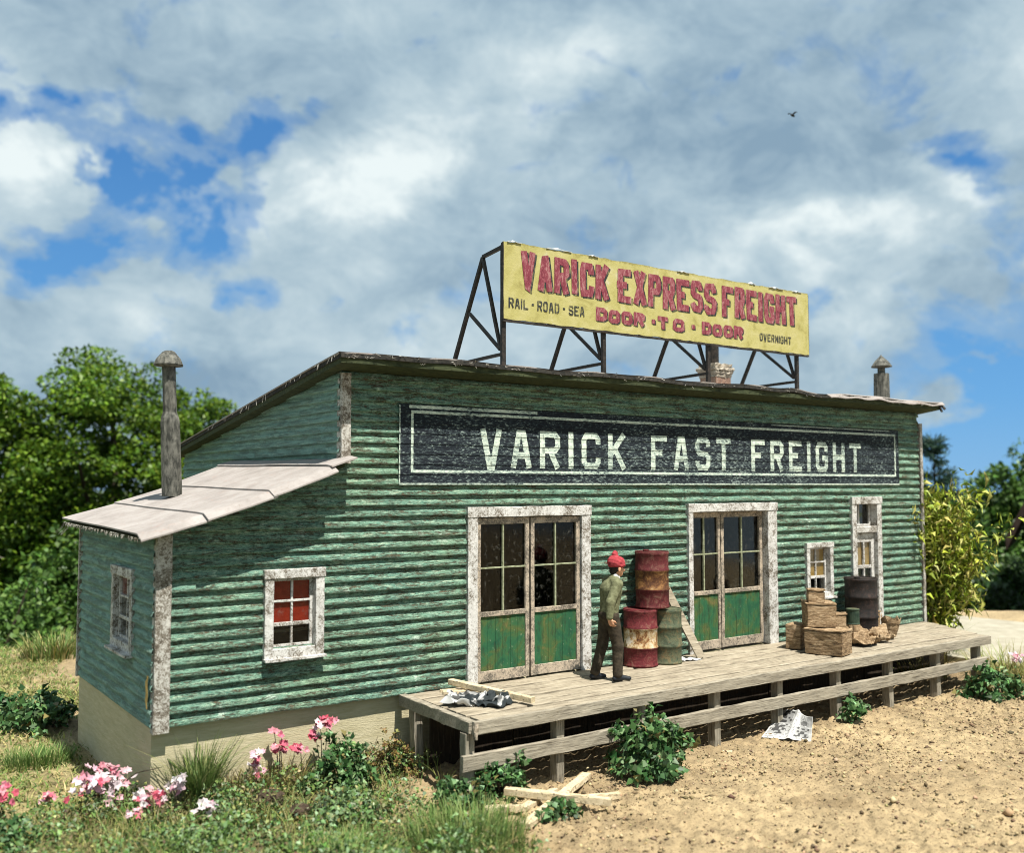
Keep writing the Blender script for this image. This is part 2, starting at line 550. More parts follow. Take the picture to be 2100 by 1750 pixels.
M['house_roof'] = material('dark_brown_roof', lambda gm, b: m_plain(gm, b, (.022, .014, .011), (.05, .032, .025), 5))
M['clod'] = material('dark_clod', lambda gm, b: m_plain(gm, b, (.03, .02, .013), (.12, .085, .058), 14, .95, 1.0, dist=.03))


def m_glass(gm, b):
    t = gm.t
    out = t.nodes['Material Output']
    tr = t.nodes.new('ShaderNodeBsdfTransparent')
    gl = t.nodes.new('ShaderNodeBsdfGlossy')
    gl.inputs['Roughness'].default_value = .08
    df = t.nodes.new('ShaderNodeBsdfDiffuse')
    df.inputs['Color'].default_value = (.3, .3, .27, 1)
    lw = t.nodes.new('ShaderNodeLayerWeight')
    lw.inputs['Blend'].default_value = .5
    fr = gm.math('ADD', gm.math('MULTIPLY', gm.math('POWER', lw.outputs['Facing'], 3.0), .85), .012)
    tr.inputs['Color'].default_value = (.86, .86, .83, 1)
    m1 = t.nodes.new('ShaderNodeMixShader')
    t.links.new(fr, m1.inputs[0])
    t.links.new(tr.outputs[0], m1.inputs[1])
    t.links.new(gl.outputs[0], m1.inputs[2])
    dust = gm.ramp(gm.noise(gm.coord((1, 1, 1)), 12, 6, .75), [(.55, 0), (.8, .22)])
    m2 = t.nodes.new('ShaderNodeMixShader')
    t.links.new(dust, m2.inputs[0])
    t.links.new(m1.outputs[0], m2.inputs[1])
    t.links.new(df.outputs[0], m2.inputs[2])
    t.links.new(m2.outputs[0], out.inputs['Surface'])


M['glass'] = material('dusty_glass', m_glass)


def m_sign(gm, b):
    v = gm.coord((3, 3, 9))
    n = gm.noise(v, 5, 7, .75, .4)
    big = gm.noise(gm.coord((.5, 1, 1)), 1.2, 3, .6)
    k = gm.math('ADD', gm.math('MULTIPLY', n, .8), gm.math('MULTIPLY', big, .2))
    col = gm.ramp(k, [(.40, (.004, .006, .010)), (.52, (.012, .018, .024)), (.565, (.06, .085, .085)), (.63, (.30, .36, .33))])
    gm.put(b.inputs['Base Color'], col)
    gm.put(b.inputs['Normal'], gm.bump(n, .5, .01))


def m_signletter(gm, b):
    v = gm.coord((4, 4, 12))
    n = gm.noise(v, 4, 6, .75, .5)
    n2 = gm.noise(gm.coord((1, 1, 1)), 1.6, 3, .5)
    k = gm.math('ADD', gm.math('MULTIPLY', n, .75), gm.math('MULTIPLY', n2, .32))
    col = gm.ramp(k, [(.43, (.025, .036, .04)), (.50, (.26, .33, .29)), (.58, (.50, .57, .48)), (.7, (.62, .68, .59))])
    gm.put(b.inputs['Base Color'], col)


def m_yellow(gm, b):
    v = gm.coord((1, 1, 1))
    n = gm.noise(v, 3.2, 6, .65, .6)
    f = gm.noise(v, 22, 6, .75)
    col = gm.ramp(n, [(.30, (.27, .235, .075)), (.45, (.385, .35, .125)), (.60, (.43, .39, .165)), (.72, (.48, .45, .29))])
    col = gm.mix(gm.ramp(f, [(.62, 0), (.72, .6)]), col, (.20, .18, .06))
    sx = gm.t.nodes.new('ShaderNodeSeparateXYZ')
    gm.l.new(v, sx.inputs[0])
    edge = gm.math('ADD', gm.math('MULTIPLY', gm.math('SUBTRACT', sx.outputs[2], 6.40), 5.0), gm.math('MULTIPLY', f, .9))
    col = gm.mix(gm.ramp(edge, [(.28, 0), (.5, .75)]), col, (.17, .15, .05))
    gm.put(b.inputs['Base Color'], col)
    gm.put(b.inputs['Normal'], gm.bump(f, .5, .01))


def m_paintletter(gm, b, c0, c1, c2):
    n = gm.noise(gm.coord((2, 2, .8)), 11, 6, .75, .8)
    gm.put(b.inputs['Base Color'], gm.ramp(n, [(.36, c0), (.5, c1), (.66, c2)]))
    gm.put(b.inputs['Normal'], gm.bump(n, .6, .01))


M['sign'] = material('sign_board_paint', m_sign)
M['sign_letter'] = material('sign_white_paint', m_signletter)
M['yellow'] = material('yellow_board_paint', m_yellow)
M['red_letter'] = material('red_lettering', lambda gm, b: m_paintletter(gm, b, (.13, .022, .034), (.22, .045, .062), (.37, .20, .19)))
M['black_letter'] = material('black_lettering', lambda gm, b: m_paintletter(gm, b, (.012, .014, .016), (.03, .035, .04), (.28, .25, .09)))


def m_panel(gm, b):
    v = gm.coord((1, 1, 1))
    n = gm.noise(v, 3.0, 6, .65, .6)
    f = gm.noise(v, 16, 6, .75)
    col = gm.ramp(n, [(.30, (.010, .068, .036)), (.46, (.022, .100, .042)), (.58, (.060, .100, .030)), (.72, (.17, .12, .045))])
    col = gm.mix(gm.ramp(f, [(.60, 0), (.70, .7)]), col, (.24, .27, .17))
    col = gm.mix(gm.ramp(gm.noise(gm.coord((3, 3, .8), (4, 4, 4)), 7, 7, .8), [(.50, 0), (.62, .7)]), col, (.022, .038, .018))
    gm.put(b.inputs['Base Color'], col)
    gm.put(b.inputs['Normal'], gm.bump(f, .4, .006))


M['panel'] = material('green_door_panel', m_panel)


def m_drum(gm, b, stops, band=None):
    v = gm.coord((1, 1, 1), rnd=True)
    n = gm.noise(v, 7.5, 9, .78, .8)
    f = gm.noise(gm.coord((3, 3, 7), rnd=True), 9, 8, .8, .4)
    col = gm.ramp(n, stops)
    if band:
        z0, z1, bst = band
        sx = gm.t.nodes.new('ShaderNodeSeparateXYZ')
        gm.l.new(gm.coord((1, 1, 1)), sx.inputs[0])
        inb = gm.math('MULTIPLY', gm.math('GREATER_THAN', sx.outputs[2], z0), gm.math('LESS_THAN', sx.outputs[2], z1))
        col = gm.mix(inb, col, gm.ramp(gm.noise(v, 6, 7, .75, 1.0), bst))
    col = gm.mix(gm.ramp(f, [(.52, 0), (.62, .75)]), col, (.055, .026, .015))
    gm.put(b.inputs['Base Color'], col)
    gm.put(b.inputs['Normal'], gm.bump(n, .7, .02))
    b.inputs['Roughness'].default_value = .7


RST = [(.34, (.06, .025, .014)), (.44, (.24, .11, .04)), (.52, (.46, .33, .17)), (.62, (.58, .51, .42))]
M['drum_red'] = material('red_drum_paint', lambda gm, b: m_drum(gm, b, [(.36, (.045, .008, .009)), (.50, (.100, .014, .017)), (.62, (.15, .070, .052))], (.285, .575, [(.40, (.05, .018, .010)), (.5, (.12, .050, .018)), (.60, (.26, .13, .045)), (.7, (.42, .30, .17))])))
M['drum_band'] = material('red_white_drum_paint', lambda gm, b: m_drum(gm, b, [(.36, (.055, .010, .011)), (.50, (.135, .016, .022)), (.64, (.18, .08, .06))], (.285, .575, RST)))
M['drum_green'] = material('green_drum_paint', lambda gm, b: m_drum(gm, b, [(.36, (.035, .052, .03)), (.5, (.085, .105, .062)), (.60, (.16, .13, .065)), (.7, (.20, .10, .045))]))
M['drum_black'] = material('black_drum_paint', lambda gm, b: m_drum(gm, b, [(.36, (.008, .008, .008)), (.52, (.020, .017, .016)), (.64, (.055, .035, .030)), (.74, (.13, .11, .10))]))
M['can'] = material('dark_green_can', lambda gm, b: m_plain(gm, b, (.012, .028, .018), (.045, .07, .045), 9, .7, .5))


def m_brick(gm, b):
    t = gm.t
    br = t.nodes.new('ShaderNodeTexBrick')
    gm.l.new(gm.coord((1, 1, 1)), br.inputs['Vector'])
    br.inputs['Scale'].default_value = 4
    br.inputs['Color1'].default_value = (.25, .145, .10, 1)
    br.inputs['Color2'].default_value = (.31, .20, .145, 1)
    br.inputs['Mortar'].default_value = (.38, .33, .28, 1)
    n = gm.noise(gm.coord((1, 1, 1)), 12, 6, .7)
    gm.put(b.inputs['Base Color'], gm.mix(gm.ramp(n, [(.45, 0), (.62, .7)]), br.outputs[0], (.16, .09, .07)))
    gm.put(b.inputs['Normal'], gm.bump(n, 1, .03))


M['brick'] = material('old_brick', m_brick)
M['stone_cap'] = material('pale_stone_cap', lambda gm, b: m_plain(gm, b, (.24, .20, .15), (.56, .50, .41), 12, .9, .9, dist=.03))


def m_attr(gm, b, rough=.75, noise=.0, trans=0.0, scale=20):
    c = gm.attr('col')
    if noise:
        n = gm.noise(gm.coord((1, 1, 1)), scale, 6, .75)
        c = gm.mix(1.0, c, gm.ramp(n, [(.25, 1 - noise), (.75, 1 + noise)]), 'MULTIPLY')
    gm.put(b.inputs['Base Color'], c)
    b.inputs['Roughness'].default_value = rough
    if trans:
        t = gm.t
        out = t.nodes['Material Output']
        tl = t.nodes.new('ShaderNodeBsdfTranslucent')
        gm.l.new(c, tl.inputs['Color'])
        ms = t.nodes.new('ShaderNodeMixShader')
        ms.inputs[0].default_value = trans
        gm.l.new(b.outputs[0], ms.inputs[1])
        gm.l.new(tl.outputs[0], ms.inputs[2])
        gm.l.new(ms.outputs[0], out.inputs['Surface'])


M['leaf'] = material('leaf', lambda gm, b: m_attr(gm, b, .45, 0, .22))
M['grass'] = material('grass_blade', lambda gm, b: m_attr(gm, b, .7, 0, .25))
M['print'] = material('newsprint', lambda gm, b: m_attr(gm, b, .8))


def m_ground(gm, b):
    c = gm.attr('col')
    v = gm.coord((1, 1, 1))
    n = gm.noise(v, 9, 8, .72, .3)
    n2 = gm.noise(v, 60, 4, .7)
    c = gm.mix(1.0, c, gm.ramp(n, [(.28, .50), (.46, .95), (.7, 1.22)]), 'MULTIPLY')
    spk = gm.ramp(gm.noise(gm.coord((1, 1.6, 1)), 21, 7, .75), [(.39, .8), (.46, 0)])
    c = gm.mix(spk, c, (.085, .060, .033))
    gm.put(b.inputs['Base Color'], c)
    b.inputs['Roughness'].default_value = .95
    gm.put(b.inputs['Normal'], gm.bump(gm.math('ADD', n, gm.math('MULTIPLY', n2, .4)), .8, .035))


M['ground'] = material('dirt_ground', m_ground)

# ------------------------------------------------------------------ siding
PITCH = .138


def board_jit(k, s):
    """unevenness of board k at position s along the wall"""
    a = math.sin(k * 12.9898) * 43758.5453
    a = a - math.floor(a)
    return (a - .5) * .006 + .0035 * math.sin(s * 1.7 + k * 2.3) + .002 * math.sin(s * 6.1 + k * 5.1)


PROF = [(0.0, .000), (.0, .039), (.10, .043), (.32, .034), (.48, .019), (.60, .006), (1.0, .001)]


def out_at(t):
    for (a, x), (b2, y) in zip(PROF[1:], PROF[2:]):
        if t <= b2:
            return x + (y - x) * (t - a) / (b2 - a)
    return .001


def clapboards(s0, s1, z0, topf, axis, pos, sign, holes=(), step=.16, breaks=(), jitter=True, relief=1.0):
    """lapped boards on the plane axis=pos, running along the other horizontal axis; sign = outward direction"""
    V = []
    F = []
    ss = set(np.round(np.linspace(s0, s1, max(2, int((s1 - s0) / step) + 1)), 4))
    for h in holes:
        ss |= {h[0], h[1]}
    ss |= set(breaks)
    ss = sorted(x for x in ss if s0 - 1e-6 <= x <= s1 + 1e-6)
    ztop = max(topf(x) for x in ss)
    nb = int(math.ceil((ztop - z0) / PITCH))
    hz = sorted({h[2] for h in holes} | {h[3] for h in holes})
    for k in range(nb):
        za = z0 + k * PITCH
        rows = [(za + t * PITCH, o * relief) for t, o in PROF]
        for q in hz:
            if za < q < za + PITCH:
                rows.append((q, out_at((q - za) / PITCH)))
        rows = [rows[0]] + sorted(rows[1:], key=lambda r: (r[0], -r[1] if r[0] == za else 0))
        for si in range(len(ss) - 1):
            a, c = ss[si], ss[si + 1]
            mid = (a + c) / 2
            ta, tcc = topf(a + 1e-5), topf(c - 1e-5)
            if za >= max(ta, tcc) - 1e-4:
                continue
            for (zl, ol), (zh, oh) in zip(rows, rows[1:]):
                zm = (zl + zh) / 2
                if any(h[0] < mid < h[1] and h[2] - 1e-6 < zm < h[3] + 1e-6 for h in holes):
                    continue
                if zl > max(ta, tcc) - 1e-5:
                    continue
                ja = board_jit(k, a) if jitter else 0
                jc = board_jit(k, c) if jitter else 0
                q = []
                for (sv, zz, o, j, tp) in ((a, zl, ol, ja, ta), (c, zl, ol, jc, tcc), (c, zh, oh, jc, tcc), (a, zh, oh, ja, ta)):
                    zz2 = min(zz + (j * .8 if o > .02 else 0), tp)
                    oo = o + (j if o > .004 else 0)
                    q.append((sv, pos + sign * oo, zz2) if axis == 'y' else (pos + sign * oo, sv, zz2))
                i = len(V)
                V += q
                flip = (sign > 0) == (axis == 'y')
                F.append((i, i + 1, i + 2, i + 3) if not flip else (i + 3, i + 2, i + 1, i))
    me = bpy.data.meshes.new('clapboards')
    me.from_pydata(V, [], F)
    me.update()
    return me


shed = empty('freight_shed', (0, 0, 0), 0, 'long green clapboard shed with peeling paint and a low lean-to at its left end', 'building')

# openings (x0,x1,z0,z1) on the front wall
H_FRONT = [(1.19, 1.81, .78, 1.66), (4.12, 6.12, -.01, 2.34), (8.38, 10.36, -.01, 2.34), (11.40, 12.02, .78, 1.62), (12.80, 13.50, -.01, 2.42)]
XL, XR, XM, YB, YL = -.15, 15.0, 2.13, 6.65, 3.9


def roofz(y):      # underside of main roof
    return 4.235 - .141 * y


def leanz(x):
    return 2.16 + .345 * (x + .35)


link('front_wall', clapboards(XL, XR, 0.0, lambda x: leanz(x) if x < XM else 4.23, 'y', 0.0, -1, H_FRONT, breaks=(XM,)), M['siding'], shed)
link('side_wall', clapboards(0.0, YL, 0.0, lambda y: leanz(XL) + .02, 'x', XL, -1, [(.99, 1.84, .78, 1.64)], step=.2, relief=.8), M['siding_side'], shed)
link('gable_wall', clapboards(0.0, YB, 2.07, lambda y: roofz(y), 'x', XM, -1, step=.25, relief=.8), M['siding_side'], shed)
link('end_wall', clapboards(0.0, YB, 0.0, lambda y: roofz(y), 'x', XR, 1, step=.4), M['siding'], shed)
link('rear_wall', clapboards(XM, XR, 0.0, lambda x: roofz(YB), 'y', YB, 1, step=.6), M['siding'], shed)
link('lean_to_rear_wall', clapboards(XL, XM, 0.0, lambda x: leanz(x), 'y', YL, 1, step=.4), M['siding'], shed)

# inner lining and floor, so that the windows look into a room
mb = MB()
mb.box(XM + .05, XR - .05, YB - .10, YB - .06, -.04, 3.2)
mb.box(XR - .10, XR - .06, .3, YB - .1, -.04, 3.3)
mb.box(XL + .06, XL + .09, 2.0, YL - .1, -.04, 2.1)
mb.box(XL + .06, XM, YL - .10, YL - .06, -.04, 2.05)
mb.box(XM + .05, XR - .05, .22, YB - .12, -.08, -.05)
mb.box(XL + .06, XM + .049, .22, YL - .11, -.08, -.05)
mb.box(XM + .05, XR - .1, .22, YB - .12, 2.9, 2.94)
mb.build('inner_lining', M['interior'], shed)

# foundation
mb = MB()


def fz(x, y):
    return -1.25


mb.box(XL + .0, XR - .05, .075, .30, -1.3, -.022)
mb.box(XL, XL + .2, .301, YL, -1.3, -.022)
mb.box(XL + .2, XM + .2, YL - .25, YL - .02, -1.3, -.022)
mb.box(XR - .3, XR - .06, .31, YB, -1.3, -.022)
mb.box(XM + .1, XR - .31, YB - .25, YB - .02, -1.3, -.022)
mb.build('foundation', M['foundation'], shed)

# corner posts
for (x0, x1, y0, y1, z0, z1) in ((XL - .018, .012, -.055, .08, -.06, leanz(-.05) + .02), (XM - .02, XM + .115, -.055, .09, leanz(XM) + .02, 4.21), (XR + .032, XR + .12, -.05, .16, -.03, 4.02)):
    mb = MB()
    cx, cy = (x0 + x1) / 2, (y0 + y1) / 2
    mb.beam((cx, cy, z0), (cx, cy, z1), y1 - y0, x1 - x0, (1, 0, 0), jit=.003, seg=16, cham=.06)
    mb.build('corner_post', M['post'], shed)
mb = MB()
mb.beam((XL - .02, YL + .01, -.02), (XL - .02, YL + .01, leanz(XL)), .06, .06, (1, 0, 0), jit=.002, seg=10)
mb.build('corner_post', M['post'], shed)

# yellowed scrap of peeling paint on the left corner post
mb = MB()
mb.grid(lambda u, v: (XL - .042 - .004 * math.sin(u * 3), .105 + u * .10 * (1 if .2 < v < .8 else .6) + .015 * math.sin(v * 11), .20 + v * .38), 3, 9)
mb.build('paint_scrap', M['shade_tan'], shed)


# ---------------------------------------------------------------- windows and doors
def frame_boards(bm, x0, x1, z0, z1, wl, wr, wt, wb, yf=-.08, yb=.14, bottom=True, jit=.0035):
    """outer casing: two jambs, a head and a sill, deep enough to line the opening"""
    yc, d = (yf + yb) / 2, yb - yf
    bm.beam((x0 + wl / 2, yc, z0), (x0 + wl / 2, yc, z1 - wt), d, wl, (1, 0, 0), jit, seg=14, cham=.05)
    bm.beam((x1 - wr / 2, yc, z0), (x1 - wr / 2, yc, z1 - wt), d, wr, (1, 0, 0), jit, seg=14, cham=.05)
    bm.beam((x0 - .012, yc - .012, z1 - wt / 2), (x1 + .012, yc - .012, z1 - wt / 2), d, wt, (0, 0, 1), jit, seg=14, cham=.05)
    if bottom:
        bm.beam((x0 + wl + .002, yc, z0 + wb / 2), (x1 - wr - .002, yc, z0 + wb / 2), d - .01, wb, (0, 0, 1), jit, seg=8, cham=.05)
        bm.beam((x0 - .01, yf - .015, z0 - .012), (x1 + .01, yf - .015, z0 - .012), .10, .03, (0, 0, 1), jit, seg=8)


def place(o, axis):
    """front-wall parts are built facing -y; for the left wall turn them to face -x"""
    if axis == 'left':
        o.rotation_euler = (0, 0, -math.pi / 2)


def sash_window(x0, x1, z0, z1, wc, cols, rows, shade=None, shade_rows=0, ysash=.04, to_left=False, label=None, yf=-.08):
    """casing (part) > sash, pane, shade (sub-parts)"""
    loc = Vector((0, 0, 0))
    bm = MB()
    frame_boards(bm, x0, x1, z0, z1, wc, wc, wc, wc, yf=yf)
    win = bm.build('window', M['trim'], shed)
    if label:
        win['label'] = label
    ix0, ix1, iz0, iz1 = x0 + wc + .002, x1 - wc - .002, z0 + wc + .002, z1 - wc - .002
    bm = MB()
    t = .038
    bm.beam((ix0 + t / 2, ysash, iz0), (ix0 + t / 2, ysash, iz1), .035, t, (1, 0, 0), .001, seg=6)
    bm.beam((ix1 - t / 2, ysash, iz0), (ix1 - t / 2, ysash, iz1), .035, t, (1, 0, 0), .001, seg=6)
    bm.beam((ix0 + t, ysash, iz1 - t / 2), (ix1 - t, ysash, iz1 - t / 2), .035, t, (0, 0, 1), .001)
    bm.beam((ix0 + t, ysash, iz0 + t / 2), (ix1 - t, ysash, iz0 + t / 2), .035, t, (0, 0, 1), .001)
    for c in range(1, cols):
        x = ix0 + (ix1 - ix0) * c / cols
        bm.beam((x, ysash, iz0 + t), (x, ysash, iz1 - t), .03, .026, (1, 0, 0), .0015, seg=6)
    for r in range(1, rows):
        z = iz0 + (iz1 - iz0) * r / rows
        thick = .045 if r == rows - 2 + (rows < 3) else .026
        bm.beam((ix0 + t, ysash - .004, z), (ix1 - t, ysash - .004, z), .032, thick, (0, 0, 1), .0015, seg=4)
    bm.build('sash', M['trim'], win)
    bm = MB()
    bm.box(ix0 + .01, ix1 - .01, ysash + .006, ysash + .012, iz0 + .01, iz1 - .01)
    bm.build('pane', M['glass'], win)
    if shade:
        zs = iz0 + (iz1 - iz0) * (rows - shade_rows) / rows
        bm2 = MB()
        bm2.box(ix0 + .012, ix1 - .012, ysash + .016, ysash + .022, zs, iz1 - .01)
        bm2.build('shade', shade, win)
    if to_left:
        win.rotation_euler = (0, 0, -math.pi / 2)
        win.location = (XL, 0, 0)
    return win


sash_window(1.115, 1.89, .65, 1.725, .112, 2, 3, M['shade_red'], 2, label='window with red shade behind its four upper panes')
# the left wall's window: local x runs along -y there
sash_window(-1.93, -.90, .69, 1.73, .115, 2, 3, M['shade_red'], 1, ysash=.045, to_left=True, yf=-.045)
sash_window(11.33, 12.09, .70, 1.70, .088, 2, 3, M['shade_tan'], 2, label='small window with tan shade behind its upper panes')


def double_door(x0, x1, wl, wr, ztop, wt, ydoor, leaves, glass_z, label, muntin=.026):
    bm = MB()
    frame_boards(bm, x0, x1, -.005, ztop, wl, wr, wt, 0, yf=-.08, yb=ydoor + .06, bottom=False, jit=.005)
    door = bm.build('double_door', M['trim'], shed)
    door['label'] = label
    for li, (a, c, st) in enumerate(leaves):
        bm = MB()
        zt = ztop - wt - .012
        y = ydoor
        bm.beam((a + st / 2, y, .012), (a + st / 2, y, zt), .05, st, (1, 0, 0), .0025, seg=14)
        bm.beam((c - st / 2, y, .012), (c - st / 2, y, zt), .05, st, (1, 0, 0), .0025, seg=14)
        bm.beam((a + st, y, zt - .045), (c - st, y, zt - .045), .046, .09, (0, 0, 1), .002, seg=6)
        bm.beam((a + st, y, glass_z - .033), (c - st, y, glass_z - .033), .054, .066, (0, 0, 1), .002, seg=6)
        bm.beam((a + st, y, .085), (c - st, y, .085), .046, .146, (0, 0, 1), .002, seg=6)
        bm.build('door_leaf', M['door_wood'], door)
        bm = MB()
        n = 6
        px0, px1 = a + st, c - st
        for i in range(n):
            b0 = px0 + (px1 - px0) * i / n
            b1 = px0 + (px1 - px0) * (i + 1) / n
            bm.box(b0 + .002, b1 - .002, y - .006 + .002 * (i % 2), y + .012, .155, glass_z - .06)
        bm.build('door_panel', M['panel'], door)
        bm = MB()
        xm = (a + c) / 2
        zm = (glass_z + zt - .09) / 2
        bm.beam((xm, y - .002, glass_z), (xm, y - .002, zt - .09), .03, muntin, (1, 0, 0), .0015, seg=8)
        bm.beam((a + st, y - .006, zm), (xm - muntin / 2, y - .006, zm), .028, muntin * .8, (0, 0, 1), .0015, seg=4)
        bm.beam((xm + muntin / 2, y - .006, zm), (c - st, y - .006, zm), .028, muntin * .8, (0, 0, 1), .0015, seg=4)
        bm.build('glazing_bar', M['iron_mullion'], door)
        bm = MB()
        bm.box(a + st + .002, c - st - .002, y + .012, y + .017, glass_z + .002, zt - .092)
        bm.build('pane', M['glass'], door)
    return door


double_door(4.03, 6.235, .16, .17, 2.45, .145, -.015, [(4.20, 5.105, .065), (5.135, 6.05, .065)], .975, 'double door with both leaves closed and pairs of tall dark panes')
d2 = double_door(8.325, 10.52, .10, .235, 2.45, .14, .075, [(8.43, 9.20, .055), (9.22, 10.27, .07)], .985, 'recessed double door with wide right casing')

# narrow door with a transom light at the right end
bm = MB()
frame_boards(bm, 12.69, 13.62, -.005, 2.53, .14, .14, .14, 0, yb=.16, bottom=False)
bm.beam((12.835, .02, 1.90), (13.475, .02, 1.90), .16, .12, (0, 0, 1), .003, seg=6)
nd = bm.build('transom_door', M['trim'], shed)
bm = MB()
y = .03
for (xa, xb, za, zb) in ((12.84, 12.93, .01, 1.83), (13.38, 13.47, .01, 1.83)):
    bm.beam(((xa + xb) / 2, y, za), ((xa + xb) / 2, y, zb), .05, xb - xa, (1, 0, 0), .002, seg=10)
for (za, zb) in ((1.66, 1.83), (1.155, 1.215), (.02, .62)):
    bm.beam((12.93, y, (za + zb) / 2), (13.38, y, (za + zb) / 2), .046, zb - za, (0, 0, 1), .002, seg=4)
bm.beam((13.155, y, .62), (13.155, y, 1.155), .04, .045, (1, 0, 0), .002, seg=5)
bm.beam((13.155, y, 1.215), (13.155, y, 1.66), .04, .045, (1, 0, 0), .002, seg=5)
bm.build('door_leaf', M['trim'], nd)
bm = MB()
bm.box(12.93, 13.38, y + .012, y + .017, .625, 1.655)
bm.box(12.84, 13.47, .092, .097, 1.97, 2.385)
bm.build('pane', M['glass'], nd)
bm = MB()
bm.box(12.935, 13.375, y + .03, y + .036, 1.215, 1.655)
bm.build('shade', M['shade_tan'], nd)
bm = MB()
for x in (12.865, 13.445):
    bm.beam((x, .085, 1.965), (x, .085, 2.39), .03, .04, (1, 0, 0), .001)
bm.beam((13.10, .085, 1.965), (13.10, .085, 2.39), .028, .024, (1, 0, 0), .001)
bm.beam((12.885, .085, 1.985), (13.425, .085, 1.985), .03, .04, (0, 0, 1), .001)
bm.build('transom_sash', M['trim'], nd)

# ---------------------------------------------------------------- lettering
GL = {
    'A': [[(0, 0), (.36, 1), (.64, 1), (1, 0)], [(.17, .30), (.83, .30)]],
    'C': [[(1, .72), (1, .86), (.84, 1), (.16, 1), (0, .86), (0, .14), (.16, 0), (.84, 0), (1, .14), (1, .28)]],
    'D': [[(0, 0), (0, 1), (.76, 1), (1, .82), (1, .18), (.76, 0), 'c']],
    'E': [[(1, 1), (0, 1), (0, 0), (1, 0)], [(0, .52), (.78, .52)]],
    'F': [[(1, 1), (0, 1), (0, 0)], [(0, .5), (.78, .5)]],
    'G': [[(1, .72), (1, .86), (.84, 1), (.16, 1), (0, .86), (0, .14), (.16, 0), (.84, 0), (1, .14), (1, .46), (.55, .46)]],
    'H': [[(0, 0), (0, 1)], [(1, 0), (1, 1)], [(0, .5), (1, .5)]],
    'I': [[(.5, 0), (.5, 1)]],
    'K': [[(0, 0), (0, 1)], [(1, 1), (.04, .40)], [(.34, .58), (1, 0)]],
    'L': [[(0, 1), (0, 0), (1, 0)]],
    'N': [[(0, 0), (0, 1)], [(0, .97), (1, .03)], [(1, 0), (1, 1)]],
    'O': [[(0, .16), (0, .84), (.18, 1), (.82, 1), (1, .84), (1, .16), (.82, 0), (.18, 0), 'c']],
    'P': [[(0, 0), (0, 1), (.82, 1), (1, .87), (1, .58), (.82, .45), (0, .45)]],
    'R': [[(0, 0), (0, 1), (.82, 1), (1, .87), (1, .60), (.82, .48), (0, .48)], [(.52, .46), (1, 0)]],
    'S': [[(1, .76), (1, .87), (.84, 1), (.16, 1), (0, .87), (0, .63), (.16, .53), (.84, .47), (1, .37), (1, .13), (.84, 0), (.16, 0), (0, .13), (0, .24)]],
    'T': [[(0, 1), (1, 1)], [(.5, 1), (.5, 0)]],
    'V': [[(0, 1), (.43, 0), (.57, 0), (1, 1)]],
    'X': [[(0, 0), (1, 1)], [(0, 1), (1, 0)]],
    '-': [[(.1, .5), (.9, .5)]],
}


def stroke_quads(pts, th):
    """one mitred ribbon along pts (2D), as quads"""
    closed = pts[-1] == 'c'
    if closed:
        pts = pts[:-1]
    P = [Vector(p) for p in pts]
    n = len(P)
    L = []
    Rr = []
    for i in range(n):
        if closed:
            a, c = P[(i - 1) % n], P[(i + 1) % n]
        else:
            a, c = (P[i - 1] if i else None), (P[i + 1] if i < n - 1 else None)
        d0 = (P[i] - a).normalized() if a is not None else None
        d1 = (c - P[i]).normalized() if c is not None else None
        if d0 is None: d0 = d1
        if d1 is None: d1 = d0
        n0 = Vector((-d0.y, d0.x)); n1 = Vector((-d1.y, d1.x))
        m = (n0 + n1)
        m = m.normalized() if m.length > 1e-4 else n0
        k = th / 2 / max(.72, m.dot(n0))
        L.append(P[i] + m * k)
        Rr.append(P[i] - m * k)
    Q = []
    for i in range(n if closed else n - 1):
        j = (i + 1) % n
        Q.append((Rr[i], Rr[j], L[j], L[i]))
    return Q


def letters(text, x0, x1, z0, z1, th, gap=.28, iw=.36, space=.75, jit=0.0, slant=0.0, off=(0, 0)):
    """block capitals filling the rectangle; returns quads in (x,z) with a layer number"""
    rn = random.Random(text)
    wd = [space if ch == ' ' else (iw if ch == 'I' else 1.0) for ch in text]
    tot = sum(wd) + gap * (len(text) - 1)
    u = (x1 - x0) / tot
    out = []
    x = x0
    for ch, wv in zip(text, wd):
        if ch != ' ':
            lx0, lx1 = x + th / 2, x + wv * u - th / 2
            if lx1 < lx0: lx0 = lx1 = (lx0 + lx1) / 2
            dz = rn.uniform(-jit, jit)
            for si, st in enumerate(GL[ch]):
                pts = []
                for p in st:
                    if p == 'c':
                        pts.append('c')
                        continue
                    px = lx0 + p[0] * (lx1 - lx0) if ch != 'I' else (lx0 + lx1) / 2
                    zz0, zz1 = z0, z1
                    pz = zz0 + th / 2 + p[1] * (zz1 - zz0 - th)
                    if p[1] in (0, 1) and ch in 'AFHIKNPRTVX' and not (ch in 'FPRT' and p[1] == 1):
                        pz = zz1 if p[1] == 1 else zz0
                    if ch == 'A' and p[1] == 1:
                        pz = zz1 - th / 2
                    pts.append((px + rn.uniform(-jit, jit) + slant * (pz - z0) + off[0], pz + dz + rn.uniform(-jit, jit) * .6 + off[1]))
                if pts[-1] != 'c':     # square ends for horizontal arms, drawn out to the edge of the letter
                    for (e, i2) in ((0, 1), (-1, -2)):
                        dx_, dz_ = pts[e][0] - pts[i2][0], pts[e][1] - pts[i2][1]
                        if abs(dx_) > 4 * abs(dz_) and st[e][0] in (0, 1) and ch in 'EFTLH-':
                            pts[e] = (pts[e][0] + math.copysign(th / 2, dx_) * (.96 if ch != 'H' else 0), pts[e][1])
                for q in stroke_quads(pts, th):
                    out.append((q, si))
        x += (wv + gap) * u
    return out


